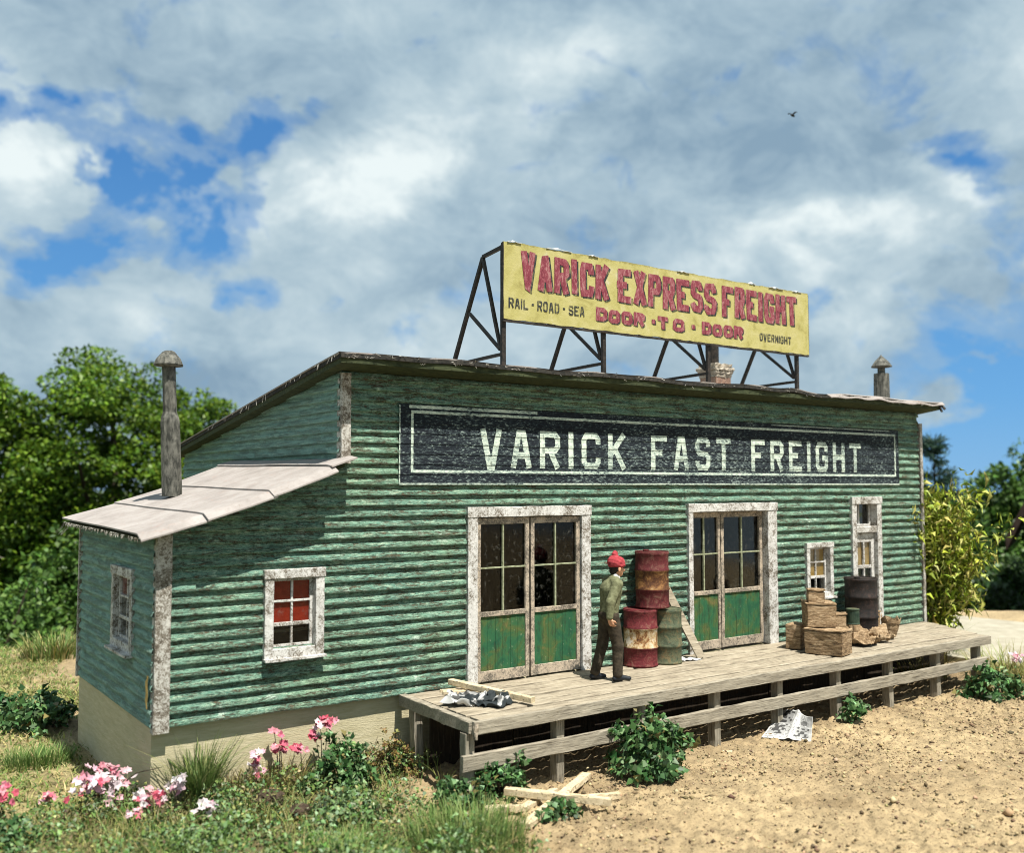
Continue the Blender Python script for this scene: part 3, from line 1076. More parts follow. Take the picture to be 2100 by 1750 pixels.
def flat_quads(name, quads, yfun, mat, parent, rows=None, sub=0):
    """quads lying on the wall; cut at the given heights so that they can follow its relief"""
    bmm = bmesh.new()
    for q, layer in quads:
        vs = [bmm.verts.new((p[0], -layer * .0007, p[1])) for p in q]
        bmm.faces.new(vs)
    if rows is not None:
        for z in rows:
            geom = bmm.verts[:] + bmm.edges[:] + bmm.faces[:]
            bmesh.ops.bisect_plane(bmm, geom=geom, plane_co=(0, 0, z), plane_no=(0, 0, 1), dist=1e-5)
    for v in bmm.verts:
        v.co.y += yfun(v.co.x, v.co.z)
    bmm.normal_update()
    for f in bmm.faces:
        if f.normal.y > 0:
            f.normal_flip()
    me = bpy.data.meshes.new(name)
    bmm.to_mesh(me)
    bmm.free()
    return link(name, me, mat, parent)


def wall_out(z, amp=.16, base=.043):
    k = math.floor(z / PITCH + 1e-6)
    return base + amp * out_at(z / PITCH - k)


rows = []
for k in range(19, 29):
    for t in (0.0, .1, .32, .48, .60):
        rows += [k * PITCH + t * PITCH + (.0015 if t == 0 else 0)]
    rows.append(k * PITCH - .0015)
SX0, SX1, SZ0, SZ1 = 2.95, 14.28, 2.755, 3.85


def rect(a, c, z0, z1):
    return (Vector((a, z0)), Vector((c, z0)), Vector((c, z1)), Vector((a, z1)))


sq = []
for i in range(60):
    a = SX0 + (SX1 - SX0) * i / 60
    c = SX0 + (SX1 - SX0) * (i + 1) / 60
    sq.append((rect(a, c, SZ0, SZ1), 0))
sign = flat_quads('painted_sign', sq, lambda x, z: -wall_out(z), M['sign'], shed, rows)
# sign sheet has a thin edge round it
bq = []
for (a, c, z0, z1) in ((SX0, SX1, SZ0, SZ0 + .03), (SX0, SX0 + .018, SZ0 + .03, SZ1 - .02), (SX0 + .15, SX0 + 2.3, SZ1 - .055, SZ1 - .012), (SX0 + 7.5, SX1 - .3, SZ1 - .03, SZ1 - .018)):
    bq.append((rect(a, c, z0, z1), 0))
a, c, z0, z1, t = 3.13, 14.17, 2.925, 3.765, .038
bq += [(rect(a, c, z0, z0 + t), 0), (rect(a, c, z1 - t, z1), 0), (rect(a, a + t, z0 + t, z1 - t), 0), (rect(c - t, c, z0 + t, z1 - t), 0)]
flat_quads('sign_border', bq, lambda x, z: -wall_out(z) - .003, M['sign_letter'], sign, rows)
for (tx, a, c, gp) in (('VARICK', 4.24, 6.99, .40), ('FAST', 7.52, 9.38, .42), ('FREIGHT', 9.90, 13.03, .42)):
    flat_quads('sign_lettering', letters(tx, a, c, 3.003, 3.555, .094, gap=gp, iw=.30), lambda x, z: -wall_out(z) - .003, M['sign_letter'], sign, rows)

# ---------------------------------------------------------------- roofs
RX0, RX1, RY0, RY1 = 1.93, 15.24, -.42, 6.85


def wavef(x):
    b = .018 * math.sin(x * 2.1) + .010 * math.sin(x * 5.3 + 1)
    b += .055 * math.exp(-((x - 10.6) / .28) ** 2) - .035 * math.exp(-((x - 11.4) / .5) ** 2) + .03 * math.exp(-((x - 9.2) / .4) ** 2)
    return b


def rz(x, y):
    e = math.exp(-(y - RY0) / .5)
    return 4.43 - .141 * (y + .42) + wavef(x) * .55 * e


bm = MB()
bm.slab(lambda u, v: (RX0 + u * (RX1 - RX0), RY0 + .015 + v * (RY1 - RY0 - .03), rz(RX0 + u * (RX1 - RX0), RY0 + v * (RY1 - RY0)) * .15 + .85 * (4.43 - .141 * (v * (RY1 - RY0))) - .062), 40, 12, .075)
roof = bm.build('main_roof', M['soffit'], shed)
bm = MB()
bm.slab(lambda u, v: (RX0 - .015 + u * (RX1 - RX0 + .03), RY0 - .012 + v * (RY1 - RY0 + .02) + .012 * math.sin(u * 70) * (v < .01), rz(RX0 + u * (RX1 - RX0), RY0 + v * (RY1 - RY0)) - .012), 130, 14, .049)
bm.build('tar_underlay', M['tar'], roof)
bm = MB()


def topsheet(u, v):
    x = RX0 - .03 + u * (RX1 - RX0 + .07)
    yy = RY0 - .02 + v ** 2 * (RY1 - RY0 + .05) if v > .0 else RY0 - .034
    z = rz(x, max(yy, RY0)) + .010
    if v == 0:
        if x > 11.55:
            z -= .065 + .012 * math.sin(x * 9)
        else:
            yy += .06 + .03 * math.sin(x * 5)
    yy += .008 * math.sin(x * 11) * (v < .05)
    return (x, yy, z)


bm.slab(topsheet, 150, 16, .016)
bm.build('roofing_sheet', M['roof_paper'], roof)
# torn bits at the right-hand eave
bm = MB()
for (a, dx, dz) in ((15.16, .05, -.16), (15.24, .09, -.10), (15.20, -.03, -.10)):
    bm.beam((a, RY0 + .02, 4.40), (a + dx, RY0 - .02, 4.40 + dz), .05, .016, (0, 1, 0), .006, seg=4)
bm.build('torn_edge', M['tar'], roof)

# lean-to roof: four overlapping strips
LX = [-.42, .30, 1.08, 1.86, 2.22]


def lz(x, y):
    f = max(0.0, (y + .36) / 4.4)
    sag = -.05 * math.sin(max(0, min(1, (x + .42) / 2.5)) * math.pi)
    return 2.195 + .352 * (x + .42) + sag + .06 * f + .003 * math.sin(x * 3 + y * 2)


lean = None
bm = MB()
bm.slab(lambda u, v: (-.36 + u * (XM + .32), -.20 + v * 4.15, lz(-.36 + u * (XM + .32), -.2 + v * 4.15) - .05), 16, 10, .04)
lean = bm.build('lean_to_roof', M['soffit'], shed)
for i in range(4):
    bm = MB()
    xa, xb = LX[i], LX[i + 1] + .05

    def strip(u, v, xa=xa, xb=xb, i=i):
        x = xa + u * (xb - xa)
        if i == 3:
            x = xa + u * (XM - .05 + (.12 if v < .08 else 0) - xa)
        yf = -.40 - .03 * i * .3 + (.05 if i == 0 else 0)
        if i == 3: yf = -.34
        y = yf + v * (4.03 - yf)
        z = lz(x, y) + .004 + .022 * (1 - u) + (.0 if i < 3 else .008)
        e = max(0, .05 - v) / .05
        z -= e * e * (.07 if i < 3 else .02)
        y += .010 * math.sin(x * 14) * (v < .02)
        return (x, y, z)

    bm.slab(strip, 10, 26, .018)
    bm.build('roofing_strip', M['roof_paper'], lean)
# frayed fibres below the left eave
bm = MB()
rn = random.Random(3)
for i in range(120):
    y = -.38 + 4.3 * rn.random()
    x = -.43
    z = lz(x, y) - .02
    bm.tube([(x, y, z), (x - .012 + rn.uniform(-.02, .03), y + rn.uniform(-.05, .05), z - rn.uniform(.01, .06))], .004, 3)
for i in range(6):
    y = 3.2 + .7 * rn.random()
    z = lz(-.43, y) - .02
    bm.tube([(-.43, y, z), (-.46, y + .03, z - .08), (-.52 + rn.uniform(-.04, .04), y + .08, z - .17)], .004, 3)
bm.build('frayed_edge', M['post'], lean)['kind'] = 'stuff'
# fibres on the main rake and eave
bm = MB()
for i in range(26):
    y = -.4 + 5.5 * rn.random() ** 1.3
    z = rz(RX0, y) - .01
    bm.tube([(RX0 - .03, y, z), (RX0 - .05 + rn.uniform(-.01, .02), y + rn.uniform(-.04, .04), z - rn.uniform(.02, .10))], .0045, 3)
for i in range(120):
    x = 2 + 13 * rn.random() ** 2
    z = rz(x, RY0) - rn.uniform(0, .08)
    bm.tube([(x, RY0 - .03, z), (x + rn.uniform(-.06, .06), RY0 - .05, z + rn.uniform(-.03, .02))], .004, 3)
bm.build('frayed_edge', M['post'], roof)['kind'] = 'stuff'


# ---------------------------------------------------------------- chimneys
def cone_cap(name, parent, c, r, h, mat, n=8, flat=.3):
    bm = MB()
    bm.lathe([(r * .42, -.02), (r * .95, -.008), (r, .012), (r * (.62 + flat * .5), h * .45), (r * flat, h * .92), (r * flat * .6, h)], n, c)
    return bm.build(name, mat, parent)


sx, sy = .70, 2.42
sz = 2.60
bm = MB()
bm.lathe([(.142, 0), (.142, .06), (.138, .60), (.134, 1.05), (.126, 1.10), (.098, 1.18), (.094, 1.50), (.094, 1.84)], 10, (sx, sy, sz), lean=(-.045, 0))
sp = bm.build('stovepipe', M['pipe'], shed)
sp['label'] = 'tall stepped stovepipe on the lean-to roof'
cone_cap('pipe_cap', sp, (sx - .085, sy, sz + 1.84),   .205, .21, M['pipe'], 9, .42)
rx, ry = 14.50, .45
bm = MB()
bm.lathe([(.165, -.1), (.16, .4), (.152, .78)], 8, (rx, ry, 4.28))
bm.lathe([(.075, 0), (.075, .16)], 8, (rx, ry, 5.061))
sp2 = bm.build('stovepipe', M['pipe'], shed)
sp2['label'] = 'short stovepipe at the right end of the roof'
cone_cap('pipe_cap', sp2, (rx, ry, 5.20), .215, .25, M['pipe'], 7, .10)
bm = MB()
by = 2.2
bm.box(11.46, 11.90, by, by + .44, 3.9, 4.96)
bc = bm.build('brick_chimney', M['brick'], shed)
bm = MB()
for (z0, z1, e) in ((4.963, 5.03, .01), (5.032, 5.10, .035), (5.102, 5.17, .055), (5.172, 5.24, .02)):
    bm.beam((11.46 - e, by + .22, (z0 + z1) / 2), (11.90 + e, by + .22, (z0 + z1) / 2), .44 + 2 * e, z1 - z0, (0, 0, 1), .018, seg=7, cham=.2)
bm.build('chimney_cap', M['stone_cap'], bc)
bm = MB()
bm.lathe([(.12, 0), (.12, .8)], 12, (11.62, by + .22, 5.235))
bm.build('flue', M['black_iron'], bc)

# ---------------------------------------------------------------- billboard on the roof
bill = empty('roof_billboard', (8.4, .3, 4.3), 0, 'yellow billboard with red lettering on four black iron trusses along the roof edge', 'billboard')
BX0, BX1, BZ0, BZ1 = 4.86, 11.92, 5.225, 6.40
inv = Matrix.Translation((-8.4, -.3, -4.3))


def shift(o):
    o.matrix_parent_inverse = inv
    return o


bm = MB()
NX, NZ = 60, 10


def panel(u, v, yo):
    rn = random.Random(int(u * 600) * 31 + int(v * 100))
    x = BX0 + u * (BX1 - BX0)
    z = BZ0 + v * (BZ1 - BZ0)
    if v in (0, 1): z += rn.uniform(-.010, .010)
    if u in (0, 1): x += rn.uniform(-.008, .008)
    return (x, yo + .004 * math.sin(x * 3), z)


bm.grid(lambda u, v: panel(u, v, .262), NX, NZ)
bm.grid(lambda u, v: panel(1 - u, v, .300), NX, NZ)
n1 = NX + 1
N = n1 * (NZ + 1)
for i in range(NX):
    bm.f.append((i, N + NX - i, N + NX - i - 1, i + 1)[::1]); bm.mi.append(0)
    o2 = NZ * n1
    bm.f.append((o2 + i + 1, N + o2 + NX - i - 1, N + o2 + NX - i, o2 + i)); bm.mi.append(0)
for j in range(NZ):
    bm.f.append((j * n1, (j + 1) * n1, N + (j + 1) * n1 + NX, N + j * n1 + NX)); bm.mi.append(0)
    bm.f.append((j * n1 + NX, N + j * n1, N + (j + 1) * n1, (j + 1) * n1 + NX)); bm.mi.append(0)
pnl = shift(bm.build('sign_panel', M['yellow'], bill))
bm = MB()
bm.beam((BX0 - .01, .285, BZ0 - .02), (BX1 + .012, .285, BZ0 - .02), .05, .03, (0, 0, 1), .004, seg=40)
bm.beam((BX1 + .008, .285, BZ0), (BX1 + .008, .285, BZ1 - .02), .05, .014, (1, 0, 0), .003, seg=10)
bm.beam((BX0 - .008, .285, BZ0), (BX0 - .008, .285, BZ1 - .02), .05, .014, (1, 0, 0), .003, seg=10)
shift(bm.build('panel_edge', M['black_iron'], bill))
# paper torn along the top edge
for (xc, wv, hh) in ((5.05, .25, .035), (5.9, .5, .04), (6.6, .2, .025), (8.6, .3, .02), (10.35, .16, .05), (11.0, .4, .03), (11.6, .25, .03)):
    bm = MB()
    bm.slab(lambda u, v, xc=xc, wv=wv, hh=hh: (xc + (u - .5) * wv, .245 + v * .055, BZ1 + hh * math.sin(u * math.pi) * (.3 + .7 * v) + .008 * math.sin(u * 15)), 6, 2, .008)
    shift(bm.build('torn_paper', M['paper'], bill))
yb = lambda x, z: .258 + .004 * math.sin(x * 3)
for (tx, a, c, z0, z1, th, gp, iw_, jt, off) in (
        ('VARICK', 5.16, 6.93, 5.735, 6.285, .112, .13, .52, .012, (.035, -.022)), ('EXPRESS', 7.10, 9.40, 5.735, 6.285, .112, .13, .52, .012, (.035, -.022)),
        ('FREIGHT', 9.55, 11.57, 5.735, 6.285, .112, .13, .52, .012, (.035, -.022)), ('DOOR', 6.64, 7.69, 5.365, 5.585, .075, .14, .4, .008, (.025, -.016)),
        ('-', 7.80, 7.97, 5.365, 5.585, .075, .14, .4, .008, (.025, -.016)), ('T', 7.99, 8.22, 5.365, 5.585, .075, .14, .4, .008, (.025, -.016)),
        ('O', 8.34, 8.61, 5.365, 5.585, .075, .14, .4, .008, (.025, -.016)), ('-', 8.74, 8.91, 5.365, 5.585, .075, .14, .4, .008, (.025, -.016)),
        ('DOOR', 9.03, 10.08, 5.365, 5.585, .075, .14, .4, .008, (.025, -.016))):
    fr = shift(flat_quads('red_lettering', letters(tx, a, c, z0, z1, th, gap=gp, iw=iw_, jit=jt), lambda x, z: yb(x, z) - .0035, M['red_letter'], bill))
    flat_quads('lettering_shadow', letters(tx, a, c, z0, z1, th, gap=gp, iw=iw_, jit=jt, off=off), lambda x, z: yb(x, z), M['black_letter'], bill).matrix_parent_inverse = inv
for (tx, a, c, z0, z1) in (('RAIL', 4.95, 5.31, 5.405, 5.56), ('ROAD', 5.48, 5.90, 5.405, 5.56), ('SEA', 6.09, 6.41, 5.405, 5.56), ('OVERNIGHT', 10.53, 11.41, 5.385, 5.525)):
    shift(flat_quads('black_lettering', letters(tx, a, c, z0, z1, .024, gap=.22, iw=.25, jit=.003), lambda x, z: yb(x, z) - .002, M['black_letter'], bill))
for x in (5.395, 5.995):
    shift(flat_quads('lettering_dot', [(rect(x - .022, x + .022, 5.475, 5.505), 0)], lambda x, z: yb(x, z) - .002, M['black_letter'], bill))
for px in (4.90, 6.86, 9.26, 11.65):
    bm = MB()
    t = .058
    z0 = 4.43 - .141 * .72
    apex = (px, .88, 6.27)
    ft = (px, 2.06, 4.43 - .141 * 2.5)
    fy = .335
    bm.beam((px, fy, z0), (px, fy, 6.36), t, t * 1.2, (1, 0, 0), .002)
    bm.beam(apex, ft, t, t, (1, 0, 0), .002)
    bm.beam((px + .002, apex[1], apex[2] + .01), (px + .002, fy + .03, 6.33), t * .9, t * .9, (1, 0, 0), .002)
    bm.beam((px - .003, apex[1] - .01, apex[2] - .03), (px - .003, fy + .06, 4.80), t * .9, t * .8, (1, 0, 0), .002)
    bm.beam((px - .005, 1.25, 5.45), (px - .005, fy + .06, 4.78), t * .8, t * .8, (1, 0, 0), .002)
    bm.beam((px + .003, fy + .02, 4.71), (px + .003, 1.72, 4.68), t * .8, t * .8, (1, 0, 0), .002)
    shift(bm.build('truss', M['black_iron'], bill))

# ---------------------------------------------------------------- loading platform
plat = empty('loading_platform', (8.6, -.9, -.93), 0, 'grey timber loading platform on posts along the front of the green shed', 'platform')
invp = Matrix.Translation((-8.6, .9, .93))


def pshift(o):
    o.matrix_parent_inverse = invp
    return o


ys = [-.05, -.42, -.72, -1.01, -1.28, -1.53, -1.80]
for i in range(6):
    bm = MB()
    y0, y1 = ys[i], ys[i + 1]
    yc = (y0 + y1) / 2
    xe = 15.05 + (14.22 - 15.05) * ((yc + .05) / -1.73)
    bm.beam((3.09 + .02 * (i % 2), yc, -.055 - .006 * (i % 2)), (xe, yc, -.055 + .004 * math.sin(i * 2)), (y0 - y1) - .050, .105, (0, 0, 1), .0045, seg=60, cham=.10)
    pshift(bm.build('deck_board', M['deck'], plat))
bm = MB()
bm.beam((3.035, -.02, -.07), (2.99, -1.80, -.07), .10, .145, (0, 0, 1), .006, seg=12, cham=.08)
pshift(bm.build('end_board', M['rail'], plat))
bm = MB()
bm.beam((2.98, -1.835, -.075), (14.235, -1.83, -.072), .055, .15, (0, 0, 1), .005, seg=60, cham=.12)
pshift(bm.build('fascia_board', M['rail'], plat))
bm = MB()
bm.beam((3.0, -1.86, -.02), (3.0, -1.845, -.19), .05, .05, (1, 0, 0), .01, seg=4, cham=.3)
pshift(bm.build('splintered_end', M['door_wood'], plat))
bm = MB()
bm.beam((3.1, -.95, -.165), (14.5, -.95, -.165), .10, .10, (0, 0, 1), .004, seg=30)
pshift(bm.build('joist', M['rail'], plat))
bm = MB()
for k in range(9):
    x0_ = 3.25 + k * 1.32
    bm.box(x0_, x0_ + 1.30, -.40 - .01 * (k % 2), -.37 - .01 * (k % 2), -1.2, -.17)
pshift(bm.build('shade_skirt_boards', M['skirt'], plat))  # dark brown boards added full length to deepen the shade under the deck
PX = [2.985, 4.33, 5.72, 7.15, 8.50, 9.90, 11.29, 12.69, 14.0]
for i, x in enumerate(PX):
    bm = MB()
    lean_x = random.Random(i).uniform(-.015, .015)
    bm.beam((x + lean_x, -1.69, -1.25), (x, -1.69, -.148), .135, .125, (1, 0, 0), .005, seg=8, cham=.07)
    pshift(bm.build('post', M['postwood'], plat))
for i, x in enumerate([3.12, 5.0, 7.0, 9.0, 11.0, 13.0, 14.6]):
    bm = MB()
    bm.beam((x + (.06 if i == 0 else 0), -.22, -1.25), (x, -.22, -.112), .135, .125, (1, 0, 0), .005, seg=8, cham=.07)
    pshift(bm.build('post', M['postwood'], plat))
bm = MB()
bm.beam((2.855, -1.79, -.475), (14.22, -1.79, -.47), .06, .175, (0, 0, 1), .006, seg=60, cham=.10)
pshift(bm.build('lower_rail', M['rail'], plat))

# ---------------------------------------------------------------- drums
DP = [(.262, 0), (.270, .012), (.264, .03), (.256, .05), (.257, .262), (.275, .283), (.257, .304), (.257, .557), (.275, .578), (.257, .599), (.256, .81), (.270, .838), (.266, .85), (.246, .85), (.244, .822)]


def drum(loc, mat, label, rz=0, dents=.012, tilt=(0, 0), s=1.0):
    o = empty('oil_drum', loc, rz, label, 'drum', 'steel drums on the platform')
    bm = MB()
    bm.lathe(DP[:13], 40, wob=dents)
    b = bm.build('drum_body', mat, o, True)
    # ring of the rim and the recessed lid
    bm = MB()
    bm.lathe([(.262, .845), (.262, .862), (.240, .862), (.236, .845)], 40, wob=dents)
    bm.build('rim', mat, o)
    bm = MB()
    bm.lathe([(.05, .852), (.052, .875), (.03, .882)], 12, c=(.13, .04, 0))
    bm.build('bung', mat, o)
    o.rotation_euler = (tilt[0], tilt[1], rz)
    o.scale = (s, s, s)
    return o


drum((7.04, -.29, .002), M['drum_band'], 'red drum with a flaking white and rust band, standing behind the man', .5, .008)
drum((7.52, -.34, .002), M['drum_green'], 'dull green rusty drum standing beside the red and white one', 2.1, .014, s=.97)
drum((7.27, -.31, .868), M['drum_red'], 'dark red rusted drum stacked on top of two others', 1.2, .02)
bdr = drum((12.42, -.42, .002), M['drum_black'], 'black drum standing in front of the narrow transom door', 3.0, .010, s=1.10)
bdr.scale = (1.12, 1.12, 1.22)


# ---------------------------------------------------------------- lumber, board, papers on the platform
def timber(name, p0, p1, w, h, label, cat, group=None, mat='lumber', jit=.004, up=(0, 0, 1)):
    p0 = Vector(p0); p1 = Vector(p1)
    c = (p0 + p1) / 2
    bm = MB()
    bm.beam(p0 - c, p1 - c, w, h, up, jit, seg=10, cham=.12)
    o = bm.build(name, M[mat])
    o.location = c
    return tag(o, label, cat, group)


timber('leaning_board', (8.22, -.42, .008), (7.78, -.10, 1.10), .028, .165, 'tan board leaning against the wall beside the green drum', 'board', mat='deck', up=(.93, .1, .37))
timber('lumber_stick', (3.71, -.13, .105), (4.05, -1.56, .070), .085, .075, 'longest pale stick lying across the others at the left end of the platform', 'stick', 'loose sticks on the platform')
timber('lumber_stick', (3.46, -.36, .022), (3.95, -.52, .022), .07, .04, 'short pale stick under the long one beside the crumpled paper', 'stick', 'loose sticks on the platform')
timber('lumber_stick', (3.50, -.22, .018), (3.84, -.33, .018), .05, .034, 'thin pale stick nearest the wall under the long stick', 'stick', 'loose sticks on the platform')


def crumple(name, sx, sy, amp, seed, nx, ny, th=.004, colfn=None, mat=None, lift=0.0, curl=0.0):
    ub = np.linspace(-.5, .5, nx); vb = np.linspace(-.5, .5, ny)
    U, Vv = np.meshgrid(ub, vb)
    n = np.abs(fbm(U * 5 + 3, Vv * 5 + 1, 3, seed) - .5) * 2
    Z = n * amp + lift * (U + .5) ** 2 + curl * np.abs(Vv) ** 2
    X = U * sx + (fbm(U * 4, Vv * 4, 2, seed + 9) - .5) * amp * 1.3
    Y = Vv * sy + (fbm(U * 4 + 9, Vv * 4, 2, seed + 5) - .5) * amp * 1.3
    P = np.stack([X, Y, Z - Z.min() + .004], -1).reshape(-1, 3)
    i = np.arange(nx * ny).reshape(ny, nx)
    F = np.stack([i[:-1, :-1], i[:-1, 1:], i[1:, 1:], i[1:, :-1]], -1).reshape(-1, 4)
    Nn = len(P)
    F2 = F[:, ::-1] + Nn
    rim = np.concatenate([i[0, :], i[1:, -1], i[-1, -2::-1], i[-2:0:-1, 0]])
    r2 = np.roll(rim, -1)
    F3 = np.stack([rim, rim + Nn, r2 + Nn, r2], -1)
    P2 = P.copy(); P2[:, 2] -= th
    cols = None
    if colfn is not None:
        c = colfn((U + .5).ravel(), (Vv + .5).ravel())
        cols = np.concatenate([c, c])
    me = np_mesh(name, np.concatenate([P, P2]), np.concatenate([F, F2, F3]), cols)
    return link(name, me, mat or M['print'])


def newsprint(u, v, dark=.5):
    """columns of grey print, dark halftone pictures and white margins"""
    c = np.full(len(u), .80)
    col = (u * 3.2) % 1.0
    line = (v * 26) % 1.0
    txt = (col > .10) & (col < .92) & (line > .42) & (vnoise(u * 60, np.floor(v * 26) * 3.3, 4) > .36)
    c = np.where(txt, .30, c)
    pic = (u > .08) & (u < .46) & (v > .52) & (v < .95)
    c = np.where(pic, .06 + .30 * (vnoise(u * 16, v * 14, 6) > .62), c)
    pic2 = (u > .62) & (u < .93) & (v > .14) & (v < .48)
    c = np.where(pic2, .14 + .50 * (vnoise(u * 22, v * 20, 8) > .5), c)
    pic3 = (u > .10) & (u < .42) & (v > .15) & (v < .48)
    c = np.where(pic3, .10 + .45 * (vnoise(u * 18, v * 24, 9) > .52), c)
    disc = ((u - .78) ** 2 + ((v - .70) * .8) ** 2) < .008
    c = np.where(disc, .22, c)
    marg = (u < .04) | (u > .96) | (v < .05) | (v > .96) | (np.abs(u - .54) < .02)
    c = np.where(marg, .82, c)
    c = c * .58
    return np.stack([c, c * 1.0, c * .97], -1)


o = crumple('crumpled_newspaper', .84, .62, .19, 3, 60, 44, colfn=lambda u, v: np.where(((vnoise(u * 7, v * 7, 5) > .56) | (u > .62) & (vnoise(u * 11, v * 11, 3) > .28))[:, None], (.020, .026, .028), newsprint(u, v) * 1.15))
o.location = (3.60, -1.02, .0)
o.rotation_euler = (0, 0, R(-38))
tag(o, 'crumpled black and white newspaper at the left end of the platform', 'newspaper')
o = crumple('paper_scrap', .34, .22, .05, 8, 14, 10, mat=M['paper'])
o.location = (7.98, -.40, .0)
o.rotation_euler = (0, 0, R(-20))
tag(o, 'small white paper scrap behind the foot of the leaning board', 'paper')

# newspaper propped below the lower rail
A = Vector((8.01, -1.80, -.905)); Bv = Vector((8.32, -2.44, -.905)); TL = Vector((8.90, -1.47, -.70)); TR = Vector((8.47, -2.36, -.57))
nxn, nyn = 70, 50
U, Vv = np.meshgrid(np.linspace(0, 1, nxn), np.linspace(0, 1, nyn))
P = ((1 - U)[..., None] * (1 - Vv)[..., None] * np.array(A) + U[..., None] * (1 - Vv)[..., None] * np.array(Bv) + (1 - U)[..., None] * Vv[..., None] * np.array(TL) + U[..., None] * Vv[..., None] * np.array(TR))
P[..., 2] += .05 * np.sin(U * 5.2) * Vv * .6 + (fbm(U * 4, Vv * 4, 3, 5) - .5) * .04 + .03 * np.exp(-((U - .55) / .06) ** 2)
cen = np.array((8.4, -2.0, -.9))
P = (P - cen).reshape(-1, 3)
i = np.arange(nxn * nyn).reshape(nyn, nxn)
F = np.stack([i[:-1, :-1], i[:-1, 1:], i[1:, 1:], i[1:, :-1]], -1).reshape(-1, 4)
P2 = P.copy(); P2[:, 2] -= .004
rim = np.concatenate([i[0, :], i[1:, -1], i[-1, -2::-1], i[-2:0:-1, 0]]); r2 = np.roll(rim, -1)
cc = newsprint(U.ravel(), Vv.ravel())
me = np_mesh('newspaper', np.concatenate([P, P2]), np.concatenate([F, F[:, ::-1] + len(P), np.stack([rim, rim + len(P), r2 + len(P), r2], -1)]), np.concatenate([cc, cc]))
o = link('newspaper', me, M['print'])
o.location = cen
tag(o, 'open printed newspaper sheet propped on the dirt under the lower rail', 'newspaper')


# ---------------------------------------------------------------- cartons
def carton(name, loc, rz, L, D, H, label, seed, group='brown cartons stacked on the platform', lid=True):
    """a worn box: front edge runs along local x from 0 to L, depth along local y"""
    o = empty(name, loc, rz, label, 'carton', group)
    bmm = bmesh.new()
    bmesh.ops.create_cube(bmm, size=1)
    for v in bmm.verts:
        v.co = Vector(((v.co.x + .5) * L, (v.co.y + .5) * D, (v.co.z + .5) * H))
    bmesh.ops.bevel(bmm, geom=bmm.edges[:], offset=.010, segments=2, affect='EDGES')
    bmesh.ops.subdivide_edges(bmm, edges=[e for e in bmm.edges if e.calc_length() > .1], cuts=5, use_grid_fill=True)
    rn = random.Random(seed)
    ph = [rn.uniform(0, 6) for _ in range(6)]
    for v in bmm.verts:
        a = .010 * math.sin(v.co.x * 14 + ph[0]) * math.sin(v.co.z * 11 + ph[1]) + rn.uniform(-.003, .003)
        c = v.co - Vector((L / 2, D / 2, H / 2))
        v.co += c.normalized() * a
        if v.co.z < 0.002: v.co.z = 0.002
    me = bpy.data.meshes.new('carton_body')
    bmm.to_mesh(me); bmm.free()
    link('carton_body', me, M['cardboard'], o)
    if lid:
        bm = MB()
        bm.slab(lambda u, v: (-.008 + u * (L + .016), -.008 + v * (D + .016), H + .022 + .008 * math.sin(u * 7 + seed) * math.sin(v * 5 + seed) + (.012 if u in (0, 1) or v in (0, 1) else 0)), 8, 8, .02)
        bm.build('top_flap', M['cardboard'], o)
    return o


# front edge direction of the stack (runs down the picture to the right)
fa = math.atan2(-.59, .16)
carton('carton', (9.95, -1.07, .002), fa, .62, .46, .37, 'largest brown carton at the front bottom of the stack', 1)
carton('carton', (10.05, -.60, .002), fa + .05, .26, .42, .41, 'carton behind and left of the front one, partly hidden under the stack', 2, lid=False)
carton('carton', (10.07, -1.04, .408), math.atan2(-.30, .34), .47, .50, .36, 'middle brown carton resting on the two bottom ones', 3)
carton('carton', (10.20, -.97, .79), math.atan2(-.21, .20), .27, .27, .19, 'smallest carton on top of the stack with a pale lid', 4)
# the broken heap right of the stack
o = crumple('torn_carton', 1.25, .66, .34, 21, 46, 30, th=.012, mat=M['cardboard'], curl=.25)
o.location = (11.62, -.92, .02)
o.rotation_euler = (R(4), 0, R(-14))
tag(o, 'crushed torn brown carton lying right of the carton stack', 'carton')
carton('carton', (11.95, -.50, .002), math.atan2(-.12, .95), .80, .20, .40, 'long battered carton behind the crushed one below the black drum', 6, 'cartons behind the crushed one')
carton('carton', (11.10, -.62, .002), math.atan2(-.2, .5), .42, .26, .46, 'squarish carton between the stack and the little green can', 7, 'cartons behind the crushed one')
o = empty('tipped_pail', (12.42, -.98, .05), .3, 'small brown ragged pail at the right end of the crushed carton', 'pail')
bm = MB()
bm.lathe([(.10, 0), (.115, .01), (.145, .14), (.162, .28), (.150, .27), (.10, .03)], 9, wob=.05)
bm.build('pail_body', M['cardboard'], o)
bm = MB()
NR = 18
vr = []
for k in range(NR):
    a = 2 * math.pi * k / NR
    hgt = .285 + .035 * (k % 3) + .02 * math.sin(k * 2.7)
    vr += [(.150 * math.cos(a), .150 * math.sin(a), .25), (.165 * math.cos(a), .165 * math.sin(a), .25), (.172 * math.cos(a), .172 * math.sin(a), hgt), (.158 * math.cos(a), .158 * math.sin(a), hgt)]
fr_ = []
for k in range(NR):
    j = (k + 1) % NR
    for q in range(4):
        q2 = (q + 1) % 4
        fr_.append((k * 4 + q, j * 4 + q, j * 4 + q2, k * 4 + q2))
bm.add(vr, fr_)
bm.build('ragged_rim', M['cardboard'], o)
o.rotation_euler = (R(6), R(4), .3)
o = empty('small_can', (11.66, -.78, .30), .2, 'small dark green can standing on the crushed carton', 'can')
bm = MB()
bm.lathe([(.115, 0), (.12, .012), (.112, .03), (.112, .24), (.12, .255), (.118, .27)], 20, wob=.02)
bm.build('can_body', M['can'], o, False)
bm = MB()
bm.lathe([(.108, .262), (.108, .274), (.04, .276)], 20)
